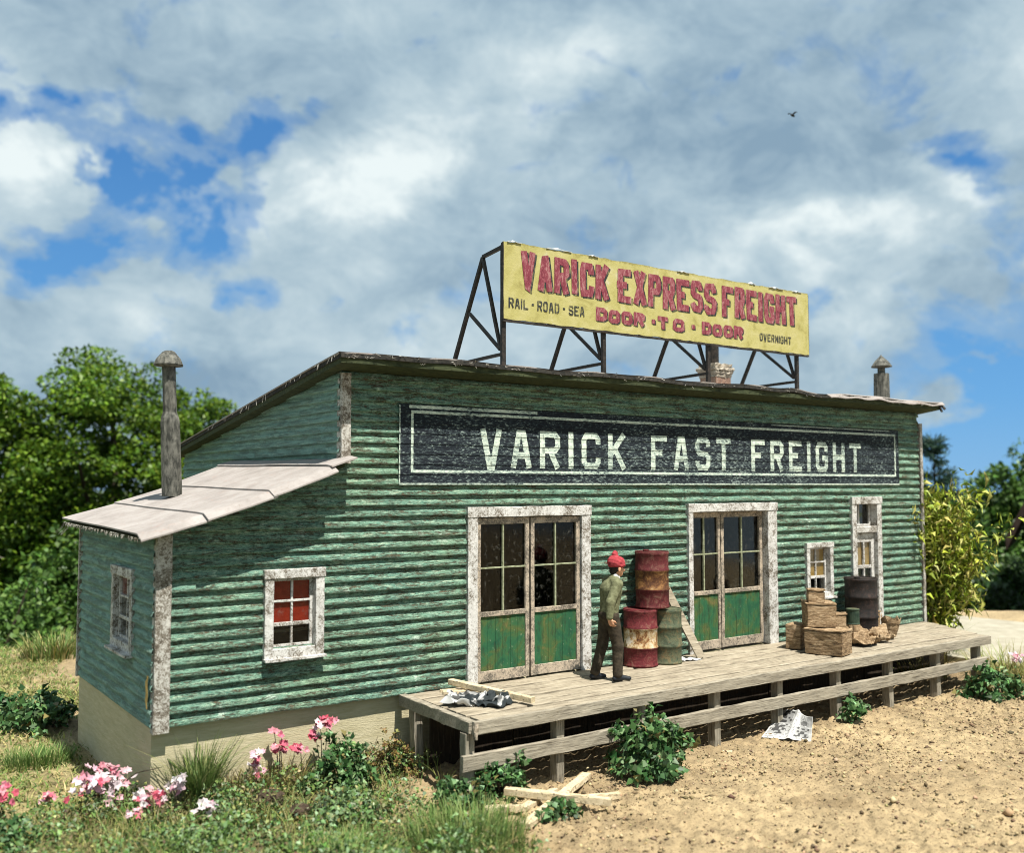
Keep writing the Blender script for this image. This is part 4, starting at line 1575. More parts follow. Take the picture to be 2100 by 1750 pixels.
bm.build('lid', M['drum_green'], o)

# ---------------------------------------------------------------- stick pile on the dirt
for (a, c, wv, h, lb) in (
        ((3.30, -2.02, -.80), (4.06, -3.02, -.80), .085, .085, 'longest pale stick lying across the top of the ground pile'),
        ((2.98, -2.86, -.90), (4.58, -1.96, -.84), .115, .06, 'flat board crossing under the long stick towards the platform post'),
        ((3.60, -2.48, -.865), (4.44, -2.72, -.87), .08, .075, 'pale stick poking out to the right of the ground pile'),
        ((3.25, -2.42, -.89), (3.98, -2.08, -.89), .09, .05, 'half buried board on the far side of the ground pile'),
        ((2.90, -2.20, -.89), (3.28, -2.42, -.875), .08, .07, 'short stick end at the left of the ground pile by the grass')):
    timber('scrap_stick', a, c, wv, h, lb, 'stick', 'scrap sticks on the dirt', jit=.007)
timber('scrap_stick', (6.93, -2.05, -.915), (7.30, -2.26, -.915), .07, .03, 'small flat chip of wood beside the leafy bush and a platform post', 'stick', 'scrap sticks on the dirt', jit=.006)
timber('scrap_stick', (8.95, -4.0, -.92), (9.10, -4.05, -.92), .03, .02, 'tiny white splinter alone on the open dirt', 'stick', 'scrap sticks on the dirt', mat='paper', jit=.003)


# ---------------------------------------------------------------- the man (signed-distance body, one continuous surface)
def surface_nets(f, origin, h):
    s = f < 0
    nx, ny, nz = f.shape
    acc = np.zeros((nx - 1, ny - 1, nz - 1, 3)); cnt = np.zeros((nx - 1, ny - 1, nz - 1))
    offs = [(i, j, k) for i in (0, 1) for j in (0, 1) for k in (0, 1)]
    sl = lambda o: tuple(slice(o[a], (f.shape[a] - 1 + o[a])) for a in range(3))
    for a in offs:
        for ax in range(3):
            if a[ax]: continue
            b2 = list(a); b2[ax] = 1
            fa_, fb_ = f[sl(a)], f[sl(b2)]
            cr = (fa_ < 0) != (fb_ < 0)
            t = np.where(cr, fa_ / np.where(cr, fa_ - fb_, 1), 0)
            for d in range(3):
                acc[..., d] += np.where(cr, a[d] + (t if d == ax else 0), 0)
            cnt += cr
    idx = -np.ones(cnt.shape, dtype=np.int64)
    m = cnt > 0
    idx[m] = np.arange(m.sum())
    ii = np.argwhere(m)
    V = (ii + acc[m] / cnt[m][:, None]) * h + origin
    F = []
    for ax in range(3):
        a0 = [slice(1, -1)] * 3
        u, v = (ax + 1) % 3, (ax + 2) % 3
        s0 = s[tuple(slice(0, -1) if d == ax else slice(1, -1) for d in range(3))]
        s1 = s[tuple(slice(1, None) if d == ax else slice(1, -1) for d in range(3))]
        for flag, rev in ((s0 & ~s1, False), (~s0 & s1, True)):
            p = np.argwhere(flag)
            if not len(p): continue
            q = p.copy()
            for d in range(3):
                if d != ax: q[:, d] += 1
            du = np.zeros(3, int); du[u] = 1
            dv = np.zeros(3, int); dv[v] = 1
            c = [idx[tuple((q - du * x - dv * y2).T)] for (x, y2) in ((1, 1), (0, 1), (0, 0), (1, 0))]
            qd = np.stack(c, -1)
            F.append(qd[:, ::-1] if rev else qd)
    F = np.concatenate(F)
    return V, F[(F >= 0).all(1)]


def sdf_mesh(name, prims, mat, parent, h=.008, k=.03, noise_amp=0):
    """prims: (p0,p1,r0,r1[,squash vec]) round cones smoothly joined"""
    pts = np.array([p[0] for p in prims] + [p[1] for p in prims])
    rm = max(max(p[2], p[3]) for p in prims) + .04
    lo = pts.min(0) - rm; hi = pts.max(0) + rm
    n = np.ceil((hi - lo) / h).astype(int) + 2
    ax = [lo[d] + np.arange(n[d]) * h for d in range(3)]
    X, Y, Z = np.meshgrid(*ax, indexing='ij')
    f = np.full(X.shape, 1.0)
    for p in prims:
        p0, p1, r0, r1 = np.array(p[0]), np.array(p[1]), p[2], p[3]
        sq = p[4] if len(p) > 4 else (1, 1, 1)
        kk = p[5] if len(p) > 5 else k
        lo2 = np.minimum(p0, p1) - max(r0, r1) / min(sq) - 2.5 * kk - .02; hi2 = np.maximum(p0, p1) + max(r0, r1) / min(sq) + 2.5 * kk + .02
        s_ = tuple(slice(max(0, int((lo2[d] - lo[d]) / h)), min(n[d], int((hi2[d] - lo[d]) / h) + 2)) for d in range(3))
        x, y, z = X[s_], Y[s_], Z[s_]
        d_ = p1 - p0
        L2 = max(1e-9, (d_ ** 2).sum())
        t = np.clip(((x - p0[0]) * d_[0] + (y - p0[1]) * d_[1] + (z - p0[2]) * d_[2]) / L2, 0, 1)
        ex, ey, ez = (x - p0[0] - t * d_[0]) * sq[0], (y - p0[1] - t * d_[1]) * sq[1], (z - p0[2] - t * d_[2]) * sq[2]
        di = np.sqrt(ex * ex + ey * ey + ez * ez) - (r0 + (r1 - r0) * t)
        cur = f[s_]
        hh = np.clip(.5 + .5 * (cur - di) / kk, 0, 1)
        f[s_] = cur * (1 - hh) + di * hh - kk * hh * (1 - hh)
    if noise_amp:
        f = f + noise_amp * (np.sin(X * 61 + Z * 37) * np.sin(Z * 83 + Y * 29))
    V, F = surface_nets(f, lo, h)
    me = np_mesh(name, V, F)
    return link(name, me, mat, parent, True)


# joints in the man's own space: x forward, y to his left, z up
hipL, hipR = (-.005, .085, .90), (.01, -.085, .90)
kneeL, kneeR = (-.050, .115, .49), (.090, -.105, .49)
ankL, ankR = (-.170, .125, .085), (.075, -.125, .085)
pel, waist, chest, neckb = (0, 0, .93), (.015, 0, 1.06), (.035, 0, 1.27), (.085, 0, 1.425)
shL, shR = (.06, .175, 1.375), (.05, -.185, 1.375)
elL, elR = (.06, .225, 1.11), (-.085, -.240, 1.13)
wrL, wrR = (.10, .19, .90), (-.105, -.250, .905)
head = (.140, 0, 1.575)


def V3(a, b2, t):
    return tuple(a[i] + (b2[i] - a[i]) * t for i in range(3))


body_p = [
    (pel, waist, .125, .115, (1.15, .85, 1)), (waist, chest, .115, .14, (1.15, .8, 1)), (chest, neckb, .135, .07, (1.1, .75, 1)),
    (neckb, (.115, 0, 1.51), .056, .052), ((.128, 0, 1.60), (.150, 0, 1.575), .092, .082, (1, 1.15, .95)), ((.165, 0, 1.525), (.185, 0, 1.505), .052, .038, (1, 1.0, 1)),
    ((.220, 0, 1.585), (.238, 0, 1.553), .012, .018, (1, 1.1, 1), .014),   # nose
    ((.212, .0, 1.615), (.212, 0, 1.618), .02, .02, (1, .5, 1.6), .02),     # brow
    ((.214, 0, 1.528), (.216, 0, 1.526), .014, .014, (1, .6, 1.5), .012),   # mouth
    ((.130, -.098, 1.585), (.124, -.104, 1.560), .020, .014, (.8, 1.8, .8), .008), ((.130, .098, 1.585), (.124, .104, 1.560), .020, .014, (.8, 1.8, .8), .008),
    (shL, elL, .056, .045), (elL, wrL, .043, .030), (shR, elR, .056, .045), (elR, wrR, .043, .030),
    ((.06, .10, 1.39), shL, .06, .058), ((.06, -.10, 1.39), shR, .06, .058),
    (hipL, kneeL, .088, .060), (kneeL, ankL, .055, .038), (hipR, kneeR, .088, .060), (kneeR, ankR, .055, .038),
    (ankL, (-.09, .13, .045), .034, .026), (ankR, (.155, -.135, .045), .034, .026),
]


def hand(wr, d, side, out, thumbdir):
    """palm plus four curled fingers of different lengths and a thumb from the side of the palm"""
    d = Vector(d).normalized(); out = Vector(out).normalized(); sd = d.cross(out).normalized()
    w0 = Vector(wr)
    pc = w0 + d * .085
    pr = [(tuple(w0), tuple(w0 + d * .03), .027, .027), (tuple(w0 + d * .035 + sd * .018), tuple(pc + sd * .022), .022, .022, (1, 1, 1), .012), (tuple(w0 + d * .035 - sd * .018), tuple(pc - sd * .022), .022, .022, (1, 1, 1), .012)]
    for i, (o_, ln) in enumerate(((.033, .070), (.011, .080), (-.011, .075), (-.032, .058))):
        a = pc + sd * o_
        b1 = a + (d * .86 + out * .35).normalized() * ln * .5
        c1 = b1 + (d * .45 + out * .9).normalized() * ln * .42
        pr.append((tuple(a), tuple(b1), .0105, .0095, (1, 1, 1), .006))
        pr.append((tuple(b1), tuple(c1), .0095, .008, (1, 1, 1), .006))
    t0 = w0 + d * .04 + sd * .03
    t1 = t0 + (sd * .8 + d * .7 + out * .5).normalized() * .04
    t2 = t1 + (d * .9 + out * .5).normalized() * .032
    pr += [(tuple(t0), tuple(t1), .014, .012, (1, 1, 1), .01), (tuple(t1), tuple(t2), .012, .009, (1, 1, 1), .006)]
    return pr


body_p += hand(wrR, (.40, .02, -1), -1, (.75, .5, .2), None)
body_p += hand(wrL, (.25, -.05, -1), 1, (.75, -.5, .2), None)

man = sdf_mesh('person', body_p, M['skin'], None, .0065, .022)
man.location = (5.90, -.87, .004)
man.rotation_euler = (0, 0, R(-16))
man.scale = (.985, .985, .985)
tag(man, 'man in a red pompom hat, olive jacket and dark trousers walking along the platform', 'person')
jk = [
    ((.0, 0, .985), waist, .142, .142, (1.15, .84, 1)), (waist, chest, .142, .168, (1.12, .80, 1)), (chest, (.075, 0, 1.405), .158, .095, (1.08, .72, 1)),
    ((.085, 0, 1.43), (.10, 0, 1.46), .080, .070), ((.06, .10, 1.40), shL, .075, .078), ((.05, -.10, 1.40), shR, .075, .08),
    (shL, elL, .078, .064), (elL, V3(elL, wrL, .9), .063, .050), (shR, elR, .080, .066), (elR, V3(elR, wrR, .9), .066, .052),
    ((.0, 0, .96), (.0, 0, .965), .140, .140, (1.12, .82, 1.6)),
]
sdf_mesh('jacket', jk, M['jacket'], man, .008, .022, .0012)
tr = [((0, 0, .955), (0, 0, .90), .125, .125, (1.1, .86, 1)), (hipL, kneeL, .108, .080), (kneeL, V3(kneeL, ankL, .97), .080, .070), (hipR, kneeR, .110, .082), (kneeR, V3(kneeR, ankR, .97), .082, .072),
      ((-.06, .05, .92), (-.06, -.05, .92), .085, .085)]
sdf_mesh('trousers', tr, M['trousers'], man, .008, .03, .0012)
for (a, toe) in ((ankL, (-.02, .135, .028)), (ankR, (.245, -.145, .028))):
    hx = (a[0] - .045, a[1], .034)
    sdf_mesh('shoe', [(hx, (a[0] + .05, a[1], .040), .040, .044), ((a[0] + .03, a[1], .05), toe, .046, .034, (1, .95, 1.15)), ((a[0], a[1], .06), (a[0], a[1], .10), .05, .048)], M['shoe'], man, .007, .02)
sdf_mesh('cap', [((.112, 0, 1.675), (.145, 0, 1.668), .122, .108, (.98, 1.04, 1.12)), ((.125, 0, 1.635), (.145, 0, 1.632), .120, .114, (1, 1.06, 2.8)), ((.100, 0, 1.79), (.104, 0, 1.800), .044, .042)], M['cap'], man, .007, .016, .003)
sdf_mesh('hair', [((.092, 0, 1.60), (.078, 0, 1.555), .088, .062, (1, 1.0, 1)), ((.100, -.062, 1.60), (.110, -.070, 1.572), .038, .028), ((.100, .062, 1.60), (.110, .070, 1.572), .038, .028)], M['hair'], man, .007, .02)
for s_ in (-1, 1):
    bm = MB()
    bm.lathe([(.001, -.009), (.007, -.006), (.009, 0), (.007, .006), (.001, .009)], 8, (.219, s_ * .033, 1.592))
    bm.build('eye', M['hair'], man)
sdf_mesh('collar', [((.088, -.05, 1.475), (.088, .05, 1.475), .040, .040), ((.13, -.045, 1.455), (.13, .045, 1.455), .03, .03)], M['paper'], man, .007, .03)


# ---------------------------------------------------------------- ground
def axis_coords(lo, hi, step, far_lo, far_hi):
    a = list(np.arange(lo, hi, step))
    x, s = lo, step
    L = []
    while x > far_lo:
        s = min(s * 1.12, 90); x -= s; L.append(x)
    x, s = a[-1], step
    H = []
    while x < far_hi:
        s = min(s * 1.12, 90); x += s; H.append(x)
    return np.array(L[::-1] + a + H)


def plateau(x, y):
    """1 on the raised dirt, 0 on the lower land behind"""
    w_ = (fbm(x * .25, y * .25, 2, 40) - .5) * 2.0
    e1 = 1 - sstep(13.0, 18.0, y + w_)
    e2 = 1 - sstep(26.5, 31.0, x + w_ + .35 * y)
    e3 = sstep(-22.0, -16.0, x + w_)
    return e1 * e2 * e3


def ground_z(x, y):
    x = np.asarray(x, float); y = np.asarray(y, float)
    b = (fbm(x * .5, y * .5, 3, 2) - .5) * .10
    c1 = vnoise(x * 7.0, y * 7.0, 11)
    c2 = vnoise(x * 15.0 + 3, y * 15.0, 12)
    crumb = np.clip(c1 - .5, 0, 1) * .075 + np.clip(c2 - .45, 0, 1) * .085 + (vnoise(x * 29, y * 29, 14) - .5) * .034
    smooth_zone = .75 + .35 * sstep(.36, .56, fbm(x * .45 + 4, y * .45, 3, 33))
    near = sstep(-13, -10, x) * (1 - sstep(17, 20, x))
    z = -.945 + b + crumb * near * smooth_zone
    z = z - .06 * sstep(.5, -1.5, x) + .03 * np.exp(-((y + .3) / .5) ** 2)
    p = plateau(x, y)
    far = -7.0 + (fbm(x * .02, y * .02, 3, 50) - .5) * 1.2
    return z * p + far * (1 - p)


def gz(x, y):
    return float(ground_z(np.array([x]), np.array([y]))[0])


gx = axis_coords(-4.0, 17.0, .036, -900, 1100)
gy = axis_coords(-8.2, 1.2, .036, -60, 1500)
GX, GY = np.meshgrid(gx, gy)
GZ = ground_z(GX, GY)
x, y = GX.ravel(), GY.ravel()
# cover: 1 = mossy weeds (front left), straw (left of the shed), dirt elsewhere
wn_ = (fbm(x * .9, y * .9, 4, 60) - .5)
weed = sstep(.5, -.7, (x - 2.55) - .2 * (y + 2) + wn_ * 1.7) * sstep(1.8, -.2, y + wn_ * 1.5)
straw = sstep(.2, -.6, x + wn_ * 1.2) * sstep(.6, 1.8, y + wn_ * 2) * (.45 + .55 * sstep(.42, .58, fbm(x * 1.3, y * 1.3, 3, 71)))
dirt = np.stack([.298 + 0 * x, .224 + 0 * x, .126 + 0 * x], -1)
pale = sstep(.40, .62, fbm(x * .55, y * .55, 3, 80))[:, None]
dirt = dirt * (1 - pale) + np.array([.355, .270, .152]) * pale
dk = sstep(.60, .72, fbm(x * 2.2, y * 2.2, 4, 81))[:, None] * .5
dirt = dirt * (1 - dk) + np.array([.20, .142, .075]) * dk
moss = np.array([.125, .115, .048]) + (fbm(x * 3, y * 3, 3, 90)[:, None] - .5) * np.array([.13, .08, .05])
strawc = np.array([.26, .27, .095]) + (fbm(x * 5, y * 5, 3, 91)[:, None] - .5) * np.array([.16, .12, .06])
cg = dirt * (1 - weed[:, None]) + moss * weed[:, None]
cg = cg * (1 - .62 * straw[:, None]) + strawc * .62 * straw[:, None]
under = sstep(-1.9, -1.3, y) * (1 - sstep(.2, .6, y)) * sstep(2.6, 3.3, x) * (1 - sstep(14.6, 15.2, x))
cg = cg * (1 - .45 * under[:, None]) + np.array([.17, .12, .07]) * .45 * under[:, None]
lowl = 1 - plateau(x, y)
cg = cg * (1 - lowl[:, None]) + np.array([.06, .085, .03]) * lowl[:, None]
fine_ = fbm(x * 6, y * 6, 4, 95)[:, None]
cg = cg * (.86 + .28 * sstep(.30, .66, fine_))
cg = np.clip(cg, .02, .8)
ny_, nx_ = GX.shape
ii = np.arange(nx_ * ny_).reshape(ny_, nx_)
GF = np.stack([ii[:-1, :-1], ii[:-1, 1:], ii[1:, 1:], ii[1:, :-1]], -1).reshape(-1, 4)
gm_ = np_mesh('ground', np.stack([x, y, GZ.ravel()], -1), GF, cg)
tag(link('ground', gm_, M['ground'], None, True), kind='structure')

# pale paved path to the right of the shed, and an added pale lot giving bright gaps between the left trees
bm = MB()
bm.slab(lambda u, v: (16.4 + u * 5.9 + .35 * math.sin(v * 9) * (1 - u), -7 + v * 13, -.80 + .02 * math.sin(u * 5 + v * 7)), 20, 30, .25)
tag(bm.build('path', M['concrete']), kind='structure')
bm = MB()
bm.slab(lambda u, v: (-60 + u * 140, 75 + v * 60, -6.0), 12, 8, .6)
tag(bm.build('added_pale_lot', M['concrete']), kind='structure')


# ---------------------------------------------------------------- foliage builders
def leaf_cards(P, D, Nn, L, W, fold=.25, curl=0.2):
    """folded leaves: five points, two quads each"""
    D = D / np.linalg.norm(D, axis=1, keepdims=True)
    S = np.cross(D, Nn)
    S /= np.linalg.norm(S, axis=1, keepdims=True) + 1e-9
    U = np.cross(S, D)
    L = L[:, None]; W = W[:, None]
    base = P
    mid = P + D * L * .5 + U * L * curl * .5
    tip = P + D * L - U * L * curl * .3
    l = P + D * L * .42 + S * W * .5 + U * W * fold
    r = P + D * L * .42 - S * W * .5 + U * W * fold
    V = np.stack([base, l, tip, r, mid], 1).reshape(-1, 3)
    b = np.arange(len(P))[:, None] * 5
    F = np.concatenate([b + np.array([[0, 4, 2, 1]]), b + np.array([[0, 3, 2, 4]])], 0)
    return V, F


def rand_dirs(n, rng):
    v = rng.normal(size=(n, 3))
    return v / np.linalg.norm(v, axis=1, keepdims=True)


def blades(P, H, Wd, bend, rng, segs=3, az_=None):
    """grass blades as narrow tapering strips"""
    n = len(P)
    a = rng.uniform(0, 2 * np.pi, n) if az_ is None else az_
    d = np.stack([np.cos(a), np.sin(a), 0 * a], -1)
    s = np.stack([-np.sin(a), np.cos(a), 0 * a], -1)
    rows = []
    for k in range(segs + 1):
        t = k / segs
        c = P + np.array([0, 0, 1.0]) * (H * t * (1 - .25 * bend * t))[:, None] + d * (H * bend * t * t)[:, None]
        wk = (Wd * (1 - t) ** .7 * .5 + .0006)[:, None]
        rows += [c - s * wk, c + s * wk]
    V = np.stack(rows, 1).reshape(-1, 3)
    b = np.arange(n)[:, None] * (2 * (segs + 1))
    F = np.concatenate([b + np.array([[2 * k, 2 * k + 1, 2 * k + 3, 2 * k + 2]]) for k in range(segs)], 0)
    return V, F


def tint(n, cols, rng, var=.18):
    c = np.array(cols)[rng.integers(0, len(cols), n)]
    return np.clip(c * (1 + rng.normal(0, var, (n, 1))) * (1 + rng.normal(0, var * .3, (n, 3))), .005, .9)


GREEN = [(.050, .115, .036), (.08, .165, .055), (.16, .26, .115), (.032, .08, .024)]
GREYG = [(.16, .24, .11), (.12, .20, .07), (.22, .30, .17), (.09, .15, .05)]
STRAW = [(.30, .27, .10), (.22, .24, .07), (.36, .31, .14), (.16, .20, .05)]
LAWN = [(.10, .18, .04), (.15, .23, .06), (.22, .28, .10), (.07, .14, .03)]


def bush(name, x, y, rx, ry, h, n, ls, cols, label, cat='bush', group=None, seed=0, z=None, dens_low=.5, stems=7):
    """low leafy plant: stems (part) and a crown of folded leaves on many little clumps"""
    rng = np.random.default_rng(seed + 100)
    n = int(n * 1.9); ls = ls * .74
    z0 = gz(x, y) if z is None else z
    o = empty(name, (x, y, z0), 0, label, cat, group)
    # clump centres over a lumpy half-dome
    m = max(5, n // 16)
    d = rand_dirs(m, rng); d[:, 2] = np.abs(d[:, 2]) * 1.1 - .12
    rad = rng.uniform(.55, 1.0, (m, 1)) * (1 + .22 * np.sin(d[:, :1] * 5 + seed) * np.cos(d[:, 1:2] * 4))
    Cc = d * rad * np.array([rx, ry, h * .92])
    Cc[:, 2] = np.abs(Cc[:, 2]) + .02
    k = rng.integers(0, m, n)
    off = rand_dirs(n, rng) * (rng.uniform(.2, 1, (n, 1)) * ls * 1.3)
    P = Cc[k] + off
    P[:, 2] = np.maximum(P[:, 2], .01)
    out = P / (np.linalg.norm(P, axis=1, keepdims=True) + 1e-6)
    D = out * .7 + rand_dirs(n, rng) * .8 + np.array([0, 0, .15])
    Nn = out + rand_dirs(n, rng) * .6 + np.array([0, 0, .5])
    L = ls * rng.uniform(.45, 1.55, n); W = L * rng.uniform(.42, .98, n)
    V, F = leaf_cards(P, D, Nn, L, W, .30, .55)
    cl_ = tint(n, cols, rng, .26)
    dead = rng.uniform(0, 1, n) < .05
    cl_[dead] = np.array([.20, .17, .06]) * rng.uniform(.6, 1.2, (dead.sum(), 1))
    c = np.repeat(cl_, 5, 0)
    link('foliage', np_mesh('foliage', V, F, c), M['leaf'], o)
    bm = MB()
    rn = random.Random(seed)
    for i in range(stems):
        t = Cc[rn.randrange(m)]
        bm.tube([(t[0] * .1, t[1] * .1, -.06), (t[0] * .5, t[1] * .5, t[2] * .55), tuple(t)], [.012, .009, .005], 5)
    bm.build('stem', M['bark'], o)
    return o


def tuft(name, x, y, r, n, h, wd, cols, label, bend=.5, seed=0, cat='grass tuft', group=None, z=None, lean=None):
    """one clump of grass blades"""
    rng = np.random.default_rng(seed + 500)
    z0 = gz(x, y) if z is None else z
    a = rng.uniform(0, 2 * np.pi, n); q = r * np.sqrt(rng.uniform(0, 1, n))
    P = np.stack([q * np.cos(a), q * np.sin(a), np.full(n, -.02)], -1)
    az_ = a + rng.normal(0, .7, n) if lean is None else rng.normal(lean, 1.0, n)
    V, F = blades(P, h * rng.uniform(.45, 1.15, n), wd * rng.uniform(.6, 1.3, n), bend * rng.uniform(.3, 1.6, n), rng, 4, az_)
    c = np.repeat(tint(n, cols, rng), 10, 0)
    o = link(name, np_mesh(name, V, F, c), M['grass'])
    o.location = (x, y, z0)
    return tag(o, label, cat, group)


GT = 'grass tufts round the shed'
LB = 'leafy weeds round the shed'
bush('leafy_bush', 5.42, -2.28, .56, .46, .80, 900, .115, GREEN, 'largest dark green leafy bush growing through the lower rail beside the newspaper', group=LB, seed=1)
bush('leafy_bush', 10.02, -1.98, .20, .17, .42, 190, .10, GREEN, 'small leafy weed at the foot of a platform post right of the newspaper', group=LB, seed=2)
bush('leafy_bush', 13.45, -2.30, .56, .45, .52, 520, .13, GREEN, 'low dark leafy bush at the right end of the platform', group=LB, seed=3)
bush('leafy_bush', 2.66, -1.98, .34, .28, .36, 420, .085, GREEN, 'leafy weed in front of the left end post of the platform', group=LB, seed=4)
bush('leafy_bush', 3.42, -1.78, .36, .24, .46, 420, .095, GREEN, 'leafy weed under the left end of the lower rail', group=LB, seed=5)
bush('leafy_bush', 3.52, -2.78, .22, .14, .17, 130, .085, GREEN, 'small leafy sprig under the pile of sticks', group=LB, seed=6)
bush('leafy_bush', 1.90, -.55, .42, .30, .74, 800, .090, GREEN, 'upright green bush below the shed window with pink blossom behind it', group=LB, seed=7)
bush('leafy_bush', 1.50, -1.55, .52, .40, .34, 800, .075, GREYG, 'pale grey green spreading weed in front of the upright bush', group=LB, seed=8)
bush('leafy_bush', -1.62, -.15, .36, .30, .22, 420, .075, GREEN, 'dark leafy weed in the bottom left corner', group=LB, seed=9)
bush('leafy_bush', -.75, 5.6, .75, .6, .50, 520, .13, GREEN, 'dark weed patch on the straw left of the shed at the picture edge', group=LB, seed=10)
bush('leafy_bush', -.42, 4.9, .42, .38, .66, 300, .14, GREEN, 'dark broad leaved weed against the back of the shed left wall', group=LB, seed=11)
bush('leafy_bush', .55, -2.3, .40, .30, .20, 420, .065, LAWN, 'bright green low clump at the bottom below the pink flowers', group=LB, seed=12)
bush('leafy_bush', 2.02, -3.05, .30, .24, .20, 300, .07, GREEN, 'dark clump among the long grass at the bottom centre', group=LB, seed=14)
tuft('dry_grass', 1.25, -.16, .30, 420, .42, .010, STRAW + [(.22, .15, .06), (.17, .12, .05)], 'brown dry grass along the foundation under the shed window', .5, 31, 'dry grass', z=-.90)
tuft('dry_grass', .72, -.12, .22, 260, .40, .010, STRAW + [(.22, .15, .06), (.17, .12, .05)], 'brown dry grass beside the corner grass tuft', .6, 32, 'dry grass', z=-.90)
bush('dead_weed', 2.68, -.42, .36, .24, .62, 620, .050, [(.16, .10, .035), (.22, .16, .06), (.12, .07, .03), (.20, .20, .06)], 'brown withered weed against the foundation beside the platform end', 'weed', seed=15, stems=14)

tuft('grass_tuft', .34, -.16, .15, 420, .80, .016, [(.10, .16, .045), (.14, .20, .06), (.08, .12, .03), (.22, .24, .09)], 'long drooping grass tuft at the front left corner of the shed', .62, 1, group=GT, z=-.86)
tuft('grass_tuft', 2.25, -2.85, .62, 1500, .40, .012, LAWN + [(.26, .30, .11)], 'wide patch of long pale grass left of the sticks', .30, 2, group=GT)
tuft('grass_tuft', -.80, 3.1, .42, 700, .26, .014, LAWN, 'short green tuft on the straw beside the left wall', .5, 3, group=GT)
tuft('grass_tuft', .9, 11.4, .65, 500, .62, .03, LAWN + STRAW, 'grass tuft on the skyline behind the left wall', .5, 4, group=GT)
tuft('grass_tuft', -1.1, 10.6, .55, 400, .62, .03, LAWN, 'grass tuft on the skyline at the left picture edge', .5, 5, group=GT)
tuft('grass_tuft', -.15, -1.6, .45, 700, .22, .013, LAWN, 'low green grass below the pink flower cluster', .6, 6, group=GT)
tuft('grass_tuft', 1.05, -2.55, .5, 700, .25, .013, LAWN, 'green grass at the bottom edge left of the long pale patch', .6, 7, group=GT)
tuft('grass_tuft', 2.96, -1.2, .10, 26, .34, .014, STRAW, 'few straw blades standing under the platform end', .5, 8, group=GT)
tuft('dry_grass', 16.4, .9, .75, 420, .85, .016, STRAW + LAWN, 'dry wispy grass on the pale path right of the yellow bush', .95, 9, 'dry grass', 'dry grass right of the shed')
tuft('dry_grass', 15.3, -1.6, .7, 380, .70, .016, STRAW, 'dry straw coloured grass behind the right end of the platform', .8, 10, 'dry grass', 'dry grass right of the shed')
tuft('dry_grass', 14.9, -2.3, .75, 420, .46, .015, STRAW + [(.20, .20, .07)], 'dry grass to the right of the low dark bush', .9, 11, 'dry grass', 'dry grass right of the shed')
tuft('dry_grass', 13.9, -.6, .55, 260, .55, .015, [(.20, .17, .06), (.26, .24, .09), (.16, .17, .05)], 'dry brown grass under the right end of the platform', .8, 12, 'dry grass', 'dry grass right of the shed')

# general weeds in the lower left and stubble on the left slope: nobody could count them
rng = np.random.default_rng(21)


def scatter(n, x0, x1, y0, y1, dens, rng):
    X = rng.uniform(x0, x1, n * 4); Y = rng.uniform(y0, y1, n * 4)
    k = rng.uniform(0, 1, n * 4) < dens(X, Y)
    return X[k][:n], Y[k][:n]


def weed_d(x, y):
    wn = (fbm(x * .9, y * .9, 4, 60) - .5)
    return sstep(.4, -.6, (x - 2.55) - .2 * (y + 2) + wn * 1.7) * sstep(1.4, -.2, y + wn * 1.5) * (.3 + .7 * sstep(.35, .6, fbm(x * 2, y * 2, 3, 61)))


sx_, sy_ = scatter(24000, -2.6, 4.2, -4.2, 1.0, weed_d, rng)
n = len(sx_)
P = np.stack([sx_, sy_, ground_z(sx_, sy_) + rng.uniform(0, .24, n) * np.clip(fbm(sx_ * 1.8, sy_ * 1.8, 3, 62) * 3 - .9, .1, 1.4)], -1)
V, F = leaf_cards(P, rand_dirs(n, rng) + np.array([0, 0, .5]), rand_dirs(n, rng) * .7 + np.array([0, 0, 1]), rng.uniform(.025, .065, n), rng.uniform(.016, .045, n), .2, .3)
c = np.repeat(tint(n, GREYG + GREEN[:2] + LAWN + STRAW + [(.20, .18, .09), (.13, .095, .05), (.24, .21, .11), (.09, .065, .035)], rng, .25), 5, 0)
bx_, by_ = scatter(9000, -2.6, 4.0, -4.2, .6, lambda a, b2: weed_d(a, b2) * sstep(.50, .62, fbm(a * 2.2 + 3, b2 * 2.2, 3, 64)), rng)
n2 = len(bx_)
hh = np.clip((fbm(bx_ * 2.2 + 3, by_ * 2.2, 3, 64) - .48) * 2.6, .03, .42)
hh = hh * .7
P2 = np.stack([bx_, by_, ground_z(bx_, by_) + hh * rng.uniform(.15, 1, n2)], -1)
V2, F2 = leaf_cards(P2, rand_dirs(n2, rng) + np.array([0, -.2, .3]), rand_dirs(n2, rng) * .7 + np.array([0, -.2, 1]), rng.uniform(.035, .08, n2), rng.uniform(.022, .05, n2), .28, .5)
c2 = np.repeat(tint(n2, GREYG + GREYG + LAWN, rng, .25), 5, 0)
F = np.concatenate([F, F2 + len(V)]); V = np.concatenate([V, V2]); c = np.concatenate([c, c2])
tag(link('ground_cover', np_mesh('ground_cover', V, F, c), M['leaf']), 'low mixed green and brown weeds covering the ground at the lower left', 'ground cover', kind='stuff')
gx_, gy_ = scatter(18000, -2.6, 4.0, -4.2, 1.0, lambda a, b2: weed_d(a, b2) * sstep(.35, .6, fbm(a * 1.2 + 7, b2 * 1.2, 3, 63)), rng)
n = len(gx_)
P = np.stack([gx_, gy_, ground_z(gx_, gy_) - .01], -1)
V, F = blades(P, rng.uniform(.06, .20, n) * np.where(rng.uniform(0, 1, n) < .25, 1.9, 1.0), rng.uniform(.006, .012, n), rng.uniform(.2, 1.1, n), rng, 3)
c = np.repeat(tint(n, LAWN + STRAW + STRAW, rng), 8, 0)
tag(link('grass', np_mesh('grass', V, F, c), M['grass']), 'short mixed grass growing among the lower left weeds', 'grass', kind='stuff')


